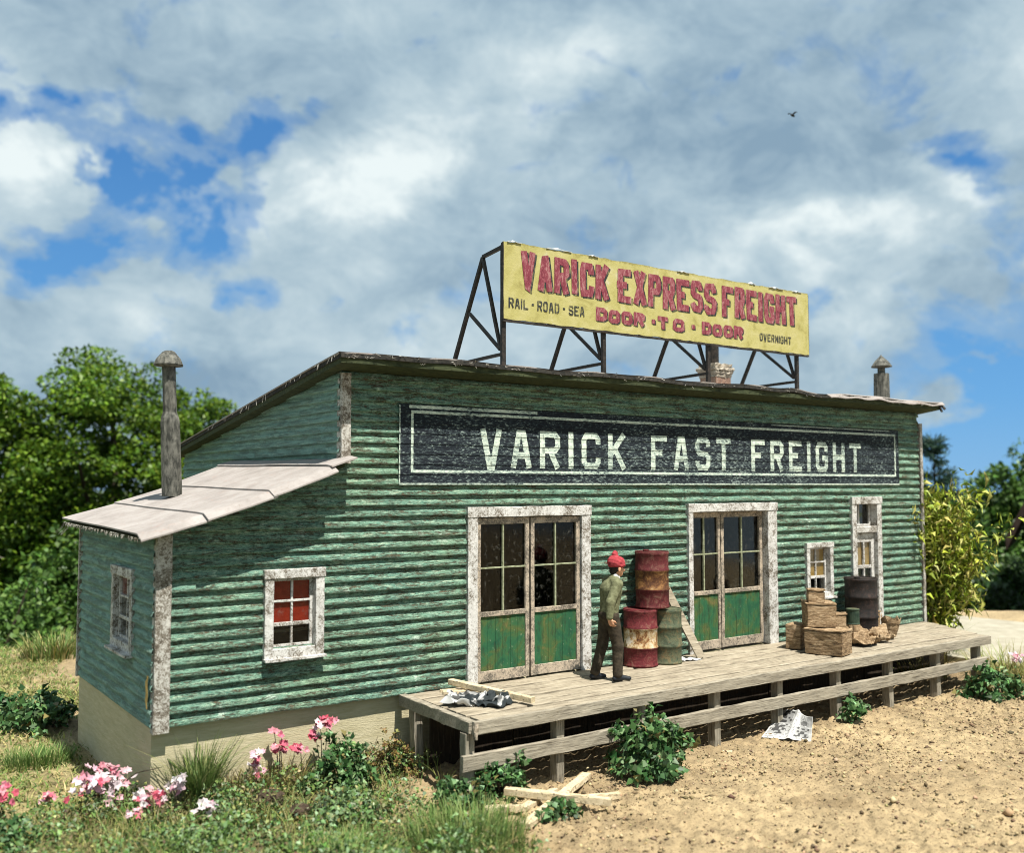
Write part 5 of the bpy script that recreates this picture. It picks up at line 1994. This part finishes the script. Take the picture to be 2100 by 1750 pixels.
def straw_d(x, y):
    wn = (fbm(x * .9, y * .9, 4, 60) - .5)
    return sstep(.1, -.6, x + wn * 1.0 - .15 * sstep(4.5, 6, y) * 6) * sstep(.3, 1.5, y + wn * 2) * (.25 + .75 * sstep(.42, .6, fbm(x * 1.3, y * 1.3, 3, 71)))


hx_, hy_ = scatter(34000, -4.5, 3.5, .2, 13.5, straw_d, rng)
n = len(hx_)
P = np.stack([hx_, hy_, ground_z(hx_, hy_)], -1)
V, F = blades(P, rng.uniform(.04, .14, n), rng.uniform(.012, .03, n), rng.uniform(.6, 2.2, n), rng, 2)
c = np.repeat(tint(n, STRAW + LAWN[:2] + [(.42, .36, .18)], rng), 6, 0)
tag(link('straw', np_mesh('straw', V, F, c), M['grass']), 'straw and stubble strewn on the slope left of the shed', 'straw', kind='stuff')

# pebbles and crumbs on the dirt
px_, py_ = scatter(15000, 2.0, 15.5, -8.0, -1.2, lambda a, b2: (.30 + .70 * sstep(.42, .62, fbm(a * .8, b2 * .8, 3, 66))) * sstep(-.4, .8, (a - 2.35) + .35 * (b2 + 2.2)), rng)
n = len(px_)
ico = np.array([(1, 0, 0), (-1, 0, 0), (0, 1, 0), (0, -1, 0), (0, 0, 1), (0, 0, -1)], float)
icf = np.array([(0, 2, 4), (2, 1, 4), (1, 3, 4), (3, 0, 4), (2, 0, 5), (1, 2, 5), (3, 1, 5), (0, 3, 5)])
sz_ = np.exp(rng.normal(-4.4, .42, n))
Vp = ico[None] * sz_[:, None, None] * rng.uniform(.6, 1.4, (n, 6, 1)) * np.array([1.2, 1.0, .75])
an = rng.uniform(0, 6.28, n)
ca, sa = np.cos(an)[:, None], np.sin(an)[:, None]
Vp = np.stack([Vp[..., 0] * ca - Vp[..., 1] * sa, Vp[..., 0] * sa + Vp[..., 1] * ca, Vp[..., 2]], -1)
Vp += np.stack([px_, py_, ground_z(px_, py_) + sz_ * .25], -1)[:, None]
Fp = (icf[None] + np.arange(n)[:, None, None] * 6).reshape(-1, 3)
c = np.repeat(tint(n, [(.30, .22, .12), (.20, .145, .08), (.12, .085, .05), (.36, .28, .16)], rng), 6, 0)
tag(link('gravel', np_mesh('gravel', Vp.reshape(-1, 3), Fp, c), M['print']), 'small crumbs and pebbles of dirt strewn before the platform', 'gravel', kind='stuff')


# dark clods in the weeds
def clod(x, y, r, label, seed):
    bmm = bmesh.new()
    bmesh.ops.create_icosphere(bmm, subdivisions=3, radius=r)
    rn = random.Random(seed)
    for v in bmm.verts:
        d_ = v.co.normalized()
        v.co *= 1 + .16 * math.sin(d_.x * 7 + seed) * math.cos(d_.y * 6) + .10 * math.sin(d_.z * 15 + d_.x * 11) + rn.uniform(-.08, .08)
        v.co.z *= .75
        v.co.x *= 1.2
    me = bpy.data.meshes.new('dirt_clod')
    bmm.to_mesh(me); bmm.free()
    o = link('dirt_clod', me, M['clod'])
    o.location = (x, y, gz(x, y) + r * .55 + (.07 if y < 5 else 0))
    tag(o, label, 'clod', 'dark clods in the weeds')


clod(.93, -.78, .135, 'largest dark brown clod left of the grey green weed', 1)
clod(1.12, -1.22, .10, 'rounder brown clod just below the largest one', 2)
clod(1.56, -1.18, .085, 'dark clod among the grey green leaves', 3)
clod(-.9, 9.0, .10, 'lone black clod on the straw slope behind the left wall', 4)

# ---------------------------------------------------------------- pink flowers
PINK = [(.56, .13, .19), (.62, .26, .31), (.50, .085, .13), (.66, .40, .43)]
PALE = [(.68, .47, .52), (.70, .62, .63), (.64, .36, .43), (.66, .56, .58)]


def flower(x, y, blossoms, cols, label, seed, group='pink flowering plants along the foundation', ps=.056):
    """flowering plant: thin stems, a few leaves and heads of crinkled petals"""
    rng = np.random.default_rng(seed + 900)
    z0 = gz(x, y)
    o = empty('flowering_plant', (x, y, z0 + .05), 0, label, 'flower', group)
    bm = MB()
    Vs, Fs, Cs = [], [], []
    off = 0
    for (dx, dy, h, r, nb) in blossoms:
        bm.tube([(dx * .2, dy * .2, -.05), (dx * .6 + .02, dy * .6, h * .5), (dx, dy, h - r * .4)], [.007, .006, .004], 5)
        for _ in range(nb * 2):
            cpos = np.array([dx, dy, h]) + rng.normal(0, r * .85, 3) * np.array([1, 1, .75])
            npet = 6
            a = np.arange(npet) / npet * 6.28 + rng.uniform(0, 6)
            ax = rand_dirs(1, rng)[0] * .6 + np.array([-.1, -.6, .7]); ax /= np.linalg.norm(ax)
            e1 = np.cross(ax, [0, 0, 1.0]); e1 /= np.linalg.norm(e1); e2 = np.cross(ax, e1)
            D = np.cos(a)[:, None] * e1 + np.sin(a)[:, None] * e2 + ax * .45 + rng.normal(0, .2, (npet, 3))
            V, F = leaf_cards(np.repeat(cpos[None], npet, 0), D, np.repeat(ax[None], npet, 0), ps * rng.uniform(.7, 1.2, npet), ps * .85 * rng.uniform(.7, 1.2, npet), .15, .3)
            Vs.append(V); Fs.append(F + off); off += len(V)
            Cs.append(np.repeat(np.clip(tint(1, cols, rng, .08) * rng.uniform(.85, 1.12, (npet, 1)), 0, .9), 5, 0))
    link('blossom', np_mesh('blossom', np.concatenate(Vs), np.concatenate(Fs), np.concatenate(Cs)), M['leaf'], o)
    bm.build('stem', M['bark'], o)
    hm = max(b_[2] for b_ in blossoms)
    nl = 14
    P = np.stack([rng.uniform(-.12, .12, nl), rng.uniform(-.12, .12, nl), rng.uniform(.02, hm * .6, nl)], -1)
    V, F = leaf_cards(P, rand_dirs(nl, rng) + np.array([0, 0, .3]), rand_dirs(nl, rng) + np.array([0, 0, 1]), rng.uniform(.04, .08, nl), rng.uniform(.03, .05, nl))
    link('leaves', np_mesh('leaves', V, F, np.repeat(tint(nl, GREEN + LAWN, rng), 5, 0)), M['leaf'], o)
    return o


flower(-.60, .42, [(-.05, 0, .40, .14, 9), (.10, .02, .34, .12, 7), (-.10, -.08, .24, .14, 9), (.08, -.1, .20, .14, 9), (.0, .05, .30, .12, 6)], PINK[1:] + PALE, 'largest pink and white flower cluster in front of the left foundation', 1)
flower(-1.62, .75, [(0, 0, .26, .08, 7), (.08, .03, .30, .06, 4)], PINK[:3], 'deep pink blossom cut by the left picture edge', 2)
flower(-1.12, .55, [(0, 0, .20, .05, 4)], PINK, 'small pink blossom on a dark bent twig left of the largest cluster', 3)
flower(-.28, -.25, [(0, 0, .24, .07, 5), (.05, -.03, .16, .07, 4)], PINK + PALE[:2], 'pink blossom with white petals right of the largest cluster', 4)
flower(.02, -.35, [(0, 0, .28, .075, 5)], PALE, 'pale pink blossom below the grass tuft at the shed corner', 5)
flower(.44, .0, [(0, 0, .20, .055, 6), (.06, 0, .20, .05, 4)], PINK[:3], 'flat deep pink blossom just right of the corner grass tuft', 6)
flower(1.02, -.10, [(0, 0, .40, .05, 4), (.0, -.02, .30, .045, 3), (.02, 0, .20, .04, 3)], PALE + PINK[:1], 'tall drooping white and pink blossom on the foundation front', 7)
flower(1.30, -.12, [(0, 0, .47, .055, 5), (.03, 0, .40, .05, 4), (-.04, .05, .62, .02, 1)], PINK[:3], 'pink blossom pair on thin stems below the shed window', 8)
flower(1.56, -.16, [(0, 0, .40, .055, 5)], PINK, 'single round pink blossom just left of the upright bush', 9)
flower(1.80, -.20, [(0, 0, .66, .07, 6), (.10, .02, .68, .05, 4), (-.06, 0, .52, .04, 3)], PINK + PALE[1:2], 'topmost pink and white blossom above the upright bush', 10)
flower(.20, -.75, [(0, 0, .14, .05, 4), (.10, .02, .12, .04, 3)], PALE[1:], 'little white blossom low in the weeds under the corner', 11)
flower(-.42, -.42, [(0, 0, .08, .04, 3), (.3, .2, .14, .04, 3)], PINK[:2] + PALE[:1], 'tiny pink blossoms low in the weeds under the largest cluster', 12)
flower(14.95, -1.9, [(0, 0, .42, .07, 5), (.2, .1, .36, .06, 4)], PALE + PINK[1:2], 'pale pink blossom in the dry grass at the right picture edge', 13)

# bare brown twigs in front of the foundation
bm = MB()
rn = random.Random(5)
for i in range(26):
    x0 = rn.uniform(.55, 2.7); y0 = rn.uniform(-.25, -.02)
    z0 = -.95
    p = [(x0, y0, z0)]
    for k in range(4):
        p.append((p[-1][0] + rn.uniform(-.10, .10), p[-1][1] + rn.uniform(-.03, .02), p[-1][2] + rn.uniform(.05, .16)))
    bm.tube(p, [.006, .0055, .005, .004, .003], 4)
o = bm.build('bare_twigs', M['bark'])
tag(o, 'thin bare brown twigs growing along the front of the foundation', 'twigs', kind='stuff')
bm = MB()
bm.tube([(-.42, .28, -.80), (-.36, .22, -.58), (-.28, .14, -.50), (-.14, .03, -.46), (-.05, -.02, -.44)], [.008, .008, .007, .006, .004], 5)
tag(bm.build('bent_twig', M['bark']), 'bent bare twig reaching from the pink bud to the foundation corner', 'twig')

# ---------------------------------------------------------------- yellow green bush at the right corner
rng = np.random.default_rng(77)
YB0 = Vector((15.78, .18, gz(15.78, .18)))
yo = empty('climbing_bush', YB0, 0, 'tall yellow green wispy bush climbing the right corner of the shed', 'bush')
nst = 80
Vs, Fs, off = [], [], 0
leafP = []
yo.scale = (.62, .85, 1.0)
bm = MB()
for i in range(nst):
    a = rng.uniform(0, 6.28); r0 = rng.uniform(.02, .30)
    p = np.array([r0 * math.cos(a) * 1.2 - .1, r0 * math.sin(a), 0.0])
    pts = [p.copy()]
    H = rng.uniform(2.2, 3.75)
    d = np.array([rng.normal(.0, .05), rng.normal(0, .07), 1.0])
    for k in range(9):
        d = d + rng.normal(0, .085, 3) * np.array([1, 1, .2])
        if k > 5: d[2] -= .12
        d /= np.linalg.norm(d)
        pts.append(pts[-1] + d * H / 9)
        if k > 1:
            for q in range(2 + (k * 2) // 3):
                leafP.append(pts[-1] + rng.normal(0, .15, 3))
    bm.tube([tuple(q) for q in pts], list(np.linspace(.020, .006, len(pts))), 5)
for (dx, dz) in ((1.9, -.1), (1.5, .75), (.75, 1.0), (1.0, -.35), (1.25, .2)):
    s0 = np.array([.35, -.2, 2.0 + rng.uniform(-.4, .3)])
    pts = [s0 + np.array([dx * t, -.1 * t, dz * t - .5 * t * t + .06 * math.sin(t * 9)]) for t in np.linspace(0, 1, 9)]
    bm.tube([tuple(q) for q in pts], list(np.linspace(.012, .005, 9)), 4)
    for q in pts[2:]:
        for _ in range(4): leafP.append(q + rng.normal(0, .04, 3))
pts = [np.array([.55, 0, 2.75]), np.array([.8, .0, 3.1]), np.array([1.0, .0, 3.45]), np.array([1.25, 0, 3.85])]
bm.tube([tuple(q) for q in pts], [.022, .018, .016, .007], 5)
bm.build('stem', material('yellow_stem', lambda gm, b: m_plain(gm, b, (.07, .055, .02), (.22, .19, .06), 8)), yo)
P = np.array(leafP)
n = len(P)
V, F = leaf_cards(P, rand_dirs(n, rng) + np.array([0, -.2, .1]), rand_dirs(n, rng) * .8 + np.array([0, -.5, .6]), rng.uniform(.05, .12, n), rng.uniform(.03, .065, n), .2, .35)
YEL = [(.38, .44, .045), (.31, .38, .04), (.50, .54, .13), (.22, .29, .03), (.15, .20, .02)]
link('foliage', np_mesh('foliage', V, F, np.repeat(tint(n, YEL, rng), 5, 0)), M['leaf'], yo)
n = 6500
q = np.array(leafP)[rng.integers(0, len(leafP), n)] + rng.normal(0, .07, (n, 3))
D = rand_dirs(n, rng)
V, F = leaf_cards(q, D, rand_dirs(n, rng), rng.uniform(.14, .36, n), rng.uniform(.010, .019, n), .1, .5)
link('tendrils', np_mesh('tendrils', V, F, np.repeat(tint(n, YEL + [(.5, .46, .14)], rng), 5, 0)), M['leaf'], yo)


# ---------------------------------------------------------------- trees behind, on the lower land
def tree(name, x, y, top, rx, ry, label, seed, cols, base=-7.0, n=15000, ls=.30, low=.12, cat='tree', group='trees behind the shed', nclump=260):
    """tapered trunk with limbs (part) and a ragged crown of leaf clumps (part)"""
    rng = np.random.default_rng(seed + 3000)
    rn = random.Random(seed)
    o = empty(name, (x, y, base), 0, label, cat, group)
    H = top - base
    zc = H * (low + 1) / 2
    rz_ = H * (1 - low) / 2
    d = rand_dirs(nclump, rng)
    lump = 1 + .20 * np.sin(d[:, 0] * 4 + seed) * np.sin(d[:, 2] * 5 + seed * 2) + .12 * np.sin(d[:, 1] * 9 + seed)
    rad = (rng.uniform(.30, 1.0, nclump) ** .55) * lump
    Cc = d * rad[:, None] * np.array([rx, ry, rz_]) + np.array([0, 0, zc])
    cr = rng.uniform(.5, 1.15, nclump) * min(rx, 3.4) * .25
    ct = rng.uniform(.72, 1.25, nclump)
    k = rng.integers(0, nclump, n)
    dd = rand_dirs(n, rng)
    P = Cc[k] + dd * (rng.uniform(.25, 1, n) ** .5 * cr[k])[:, None] * np.array([1.15, 1.15, .8])
    D = dd + rand_dirs(n, rng) * .9
    Nn = dd * .6 + rand_dirs(n, rng) * .6 + np.array([0, -.1, .7])
    L = ls * rng.uniform(.6, 1.4, n)
    V, F = leaf_cards(P, D, Nn, L, L * rng.uniform(.5, .8, n), .15, .25)
    c = tint(n, cols, rng, .16) * ct[k][:, None]
    link('crown', np_mesh('crown', V, F, np.repeat(np.clip(c, .004, .6), 5, 0)), M['leaf'], o)
    bm = MB()
    bm.tube([(0, 0, -.3), (rn.uniform(-.2, .2), 0, H * .3), (rn.uniform(-.4, .4), 0, H * .6), (0, 0, H * .85)], [H * .030, H * .024, H * .014, H * .005], 8)
    for i in range(9):
        t = Cc[rng.integers(0, nclump)]
        z0 = max(H * .18, t[2] * .6)
        bm.tube([(0, 0, z0 * .9), (t[0] * .5, t[1] * .5, z0 + (t[2] - z0) * .4), tuple(t)], [H * .011, H * .007, H * .003], 5)
    bm.build('trunk', M['bark'], o)
    return o


TREE = [(.062, .130, .010), (.095, .17, .012), (.13, .205, .016), (.040, .090, .008)]
TREE2 = [(.065, .135, .022), (.10, .18, .035), (.045, .10, .02)]
tree('broadleaf_tree', 6.6, 32.0, 8.3, 4.6, 4.2, 'tallest rounded broadleaf tree behind the stovepipe on the left', 1, TREE, n=85000, ls=.19)
tree('broadleaf_tree', 1.9, 33.0, 7.8, 4.0, 3.6, 'broadleaf tree cut by the left picture edge', 2, TREE, n=64000, ls=.19)
tree('broadleaf_tree', 10.9, 33.5, 6.4, 2.5, 3.2, 'lower broadleaf tree just above the lean-to gable end', 3, TREE, n=30000, ls=.20)
tree('broadleaf_tree', 4.0, 24.0, 1.2, 2.6, 2.2, 'low bushy tree in front of the two tall ones at the far left', 4, TREE2, n=20000, ls=.20, low=.05)
tree('broadleaf_tree', 1.0, 22.0, -.1, 2.3, 2.0, 'low dark shrub on the skyline at the left picture edge', 5, TREE2, n=7000, ls=.20, low=.05)
# right-hand side
DARK = [(.022, .048, .013), (.035, .07, .02), (.05, .09, .03)]
tree('broadleaf_tree', 43.4, 12.0, 4.2, 2.6, 3.0, 'dense green tree at the right picture edge above the brown roof', 7, TREE2, n=30000, ls=.24)
tree('broadleaf_tree', 40.0, 12.1, 3.2, 1.7, 2.2, 'rounded green tree between the conifer and the picture edge', 8, TREE2, n=22000, ls=.24)
tree('broadleaf_tree', 35.4, 11.0, .9, 2.4, 2.2, 'dark bushy tree behind the wispy yellow bush', 9, TREE2 + DARK, n=20000, ls=.22, low=.02)
tree('broadleaf_tree', 36.8, 9.2, -.2, 2.6, 2.2, 'dark shrub beyond the pale path at the right', 10, DARK, n=20000, ls=.22, low=.02)
tree('broadleaf_tree', 33.2, 9.3, -.6, 2.0, 2.2, 'low dark shrub beyond the pale path next to the yellow bush', 11, DARK, n=16000, ls=.22, low=.02)
tree('broadleaf_tree', 49.0, 19.0, 2.2, 4.0, 4.0, 'distant green tree low in the gap beside the conifer', 12, TREE2, n=18000, ls=.28, low=.02)

# conifer by the right corner
rng = np.random.default_rng(5)
ct = empty('conifer', (37.75, 13.5, -7.0), 0, 'blue green conifer rising just behind the right corner of the shed', 'tree', 'trees behind the shed')
Hc = 12.0
Vs, Fs, Cs, off = [], [], [], 0
bm = MB()
bm.tube([(0, 0, -.3), (0, 0, Hc * .5), (.05, 0, Hc * .97)], [.22, .14, .02], 7)
for i in range(95):
    t = rng.uniform(.12, .99)
    z = Hc * t
    Lb = (1 - t) * 3.0 + .25
    a = rng.uniform(0, 6.28)
    up = .15 + .5 * t
    dirb = np.array([math.cos(a), math.sin(a), up * .6])
    e = np.array([0, 0, z]) + dirb * Lb
    bm.tube([(0, 0, z), tuple(e)], [.03, .008], 4)
    m = int(60 + 70 * (1 - t))
    tt = rng.uniform(.15, 1.05, m)
    P = np.array([0, 0, z]) + dirb * Lb * tt[:, None] + rng.normal(0, .13, (m, 3)) * np.array([1, 1, .55])
    V, F = leaf_cards(P, np.repeat(dirb[None], m, 0) + rand_dirs(m, rng) * .8, rand_dirs(m, rng) + np.array([0, 0, .8]), rng.uniform(.16, .34, m), rng.uniform(.05, .10, m), .1, .2)
    Vs.append(V); Fs.append(F + off); off += len(V)
    Cs.append(np.repeat(tint(m, [(.035, .075, .05), (.05, .095, .065), (.025, .055, .04)], rng), 5, 0))
link('crown', np_mesh('crown', np.concatenate(Vs), np.concatenate(Fs), np.concatenate(Cs)), M['leaf'], ct)
bm.build('trunk', M['bark'], ct)

# ---------------------------------------------------------------- brown house at the right edge
TIP = Vector((29.54, 5.95, .53))
hs = empty('brown_house', (29.54, 5.95, -7.0), 0, 'dark brown house whose eave pokes in at the right picture edge', 'house')
hv = Vector((.415, -.910, 0)); ev = Vector((.910, .415, 0)); zv = Vector((0, 0, 1))


def hquad(bm, corners, up_th):
    """prism over four corners, thickened straight up"""
    c0 = [Vector(c) for c in corners]
    c1 = [c + zv * up_th for c in c0]
    bm.add(c0 + c1, [(3, 2, 1, 0), (4, 5, 6, 7), (0, 1, 5, 4), (1, 2, 6, 5), (2, 3, 7, 6), (3, 0, 4, 7)])


ez = TIP.z + 7.0
bm = MB()
r_ = 3.4
hr = r_ * 2.1
hquad(bm, [zv * ez, zv * (ez + hr) + hv * r_, zv * (ez + hr) + hv * r_ + ev * 6, zv * ez + ev * 6], .42)
hquad(bm, [zv * (ez + hr) + hv * (r_ + .002), zv * ez + hv * 2 * r_, zv * ez + hv * 2 * r_ + ev * 6, zv * (ez + hr) + hv * (r_ + .002) + ev * 6], .42)
bm.build('roof', M['house_roof'], hs)
bm = MB()
w0 = .78
hquad(bm, [hv * w0 + ev * .7, hv * (2 * r_ - w0) + ev * .7, hv * (2 * r_ - w0) + ev * 5.3, hv * w0 + ev * 5.3], ez + .9)
for k in (.7, 5.3):
    bm.add([hv * w0 + ev * k + zv * (ez + .9), hv * (2 * r_ - w0) + ev * k + zv * (ez + .9), hv * r_ + ev * k + zv * (ez + hr - .1)], [(0, 1, 2)])
bm.build('wall', M['house_wall'], hs)
for k in (1.7, 4.0):
    bm = MB()
    hquad(bm, [hv * k + ev * .62 + zv * 3.4, hv * (k + 1.1) + ev * .62 + zv * 3.4, hv * (k + 1.1) + ev * .69 + zv * 3.4, hv * k + ev * .69 + zv * 3.4], 1.5)
    bm.build('window', M['interior'], hs)

# ---------------------------------------------------------------- bird high up
bd = empty('bird', (16.71, 4.33, 12.25), R(20), 'tiny dark bird flying alone high in the cloudy sky', 'bird')
bm = MB()
bm.lathe([(.004, -.11), (.022, -.07), (.034, -.01), (.030, .04), (.022, .065), (.020, .085), (.003, .115)], 10)
b_ = bm.build('bird_body', M['hair'], bd, True)
b_.rotation_euler = (R(90), 0, R(80))
for s_ in (-1, 1):
    bm = MB()
    bm.slab(lambda u, v, s_=s_: (-.05 + .09 * v * (1 - .5 * u) + .03 * u, s_ * (.02 + .10 * u), .03 + .04 * math.sin(u * 2.2)), 6, 3, .006)
    bm.build('wing', M['hair'], bd)
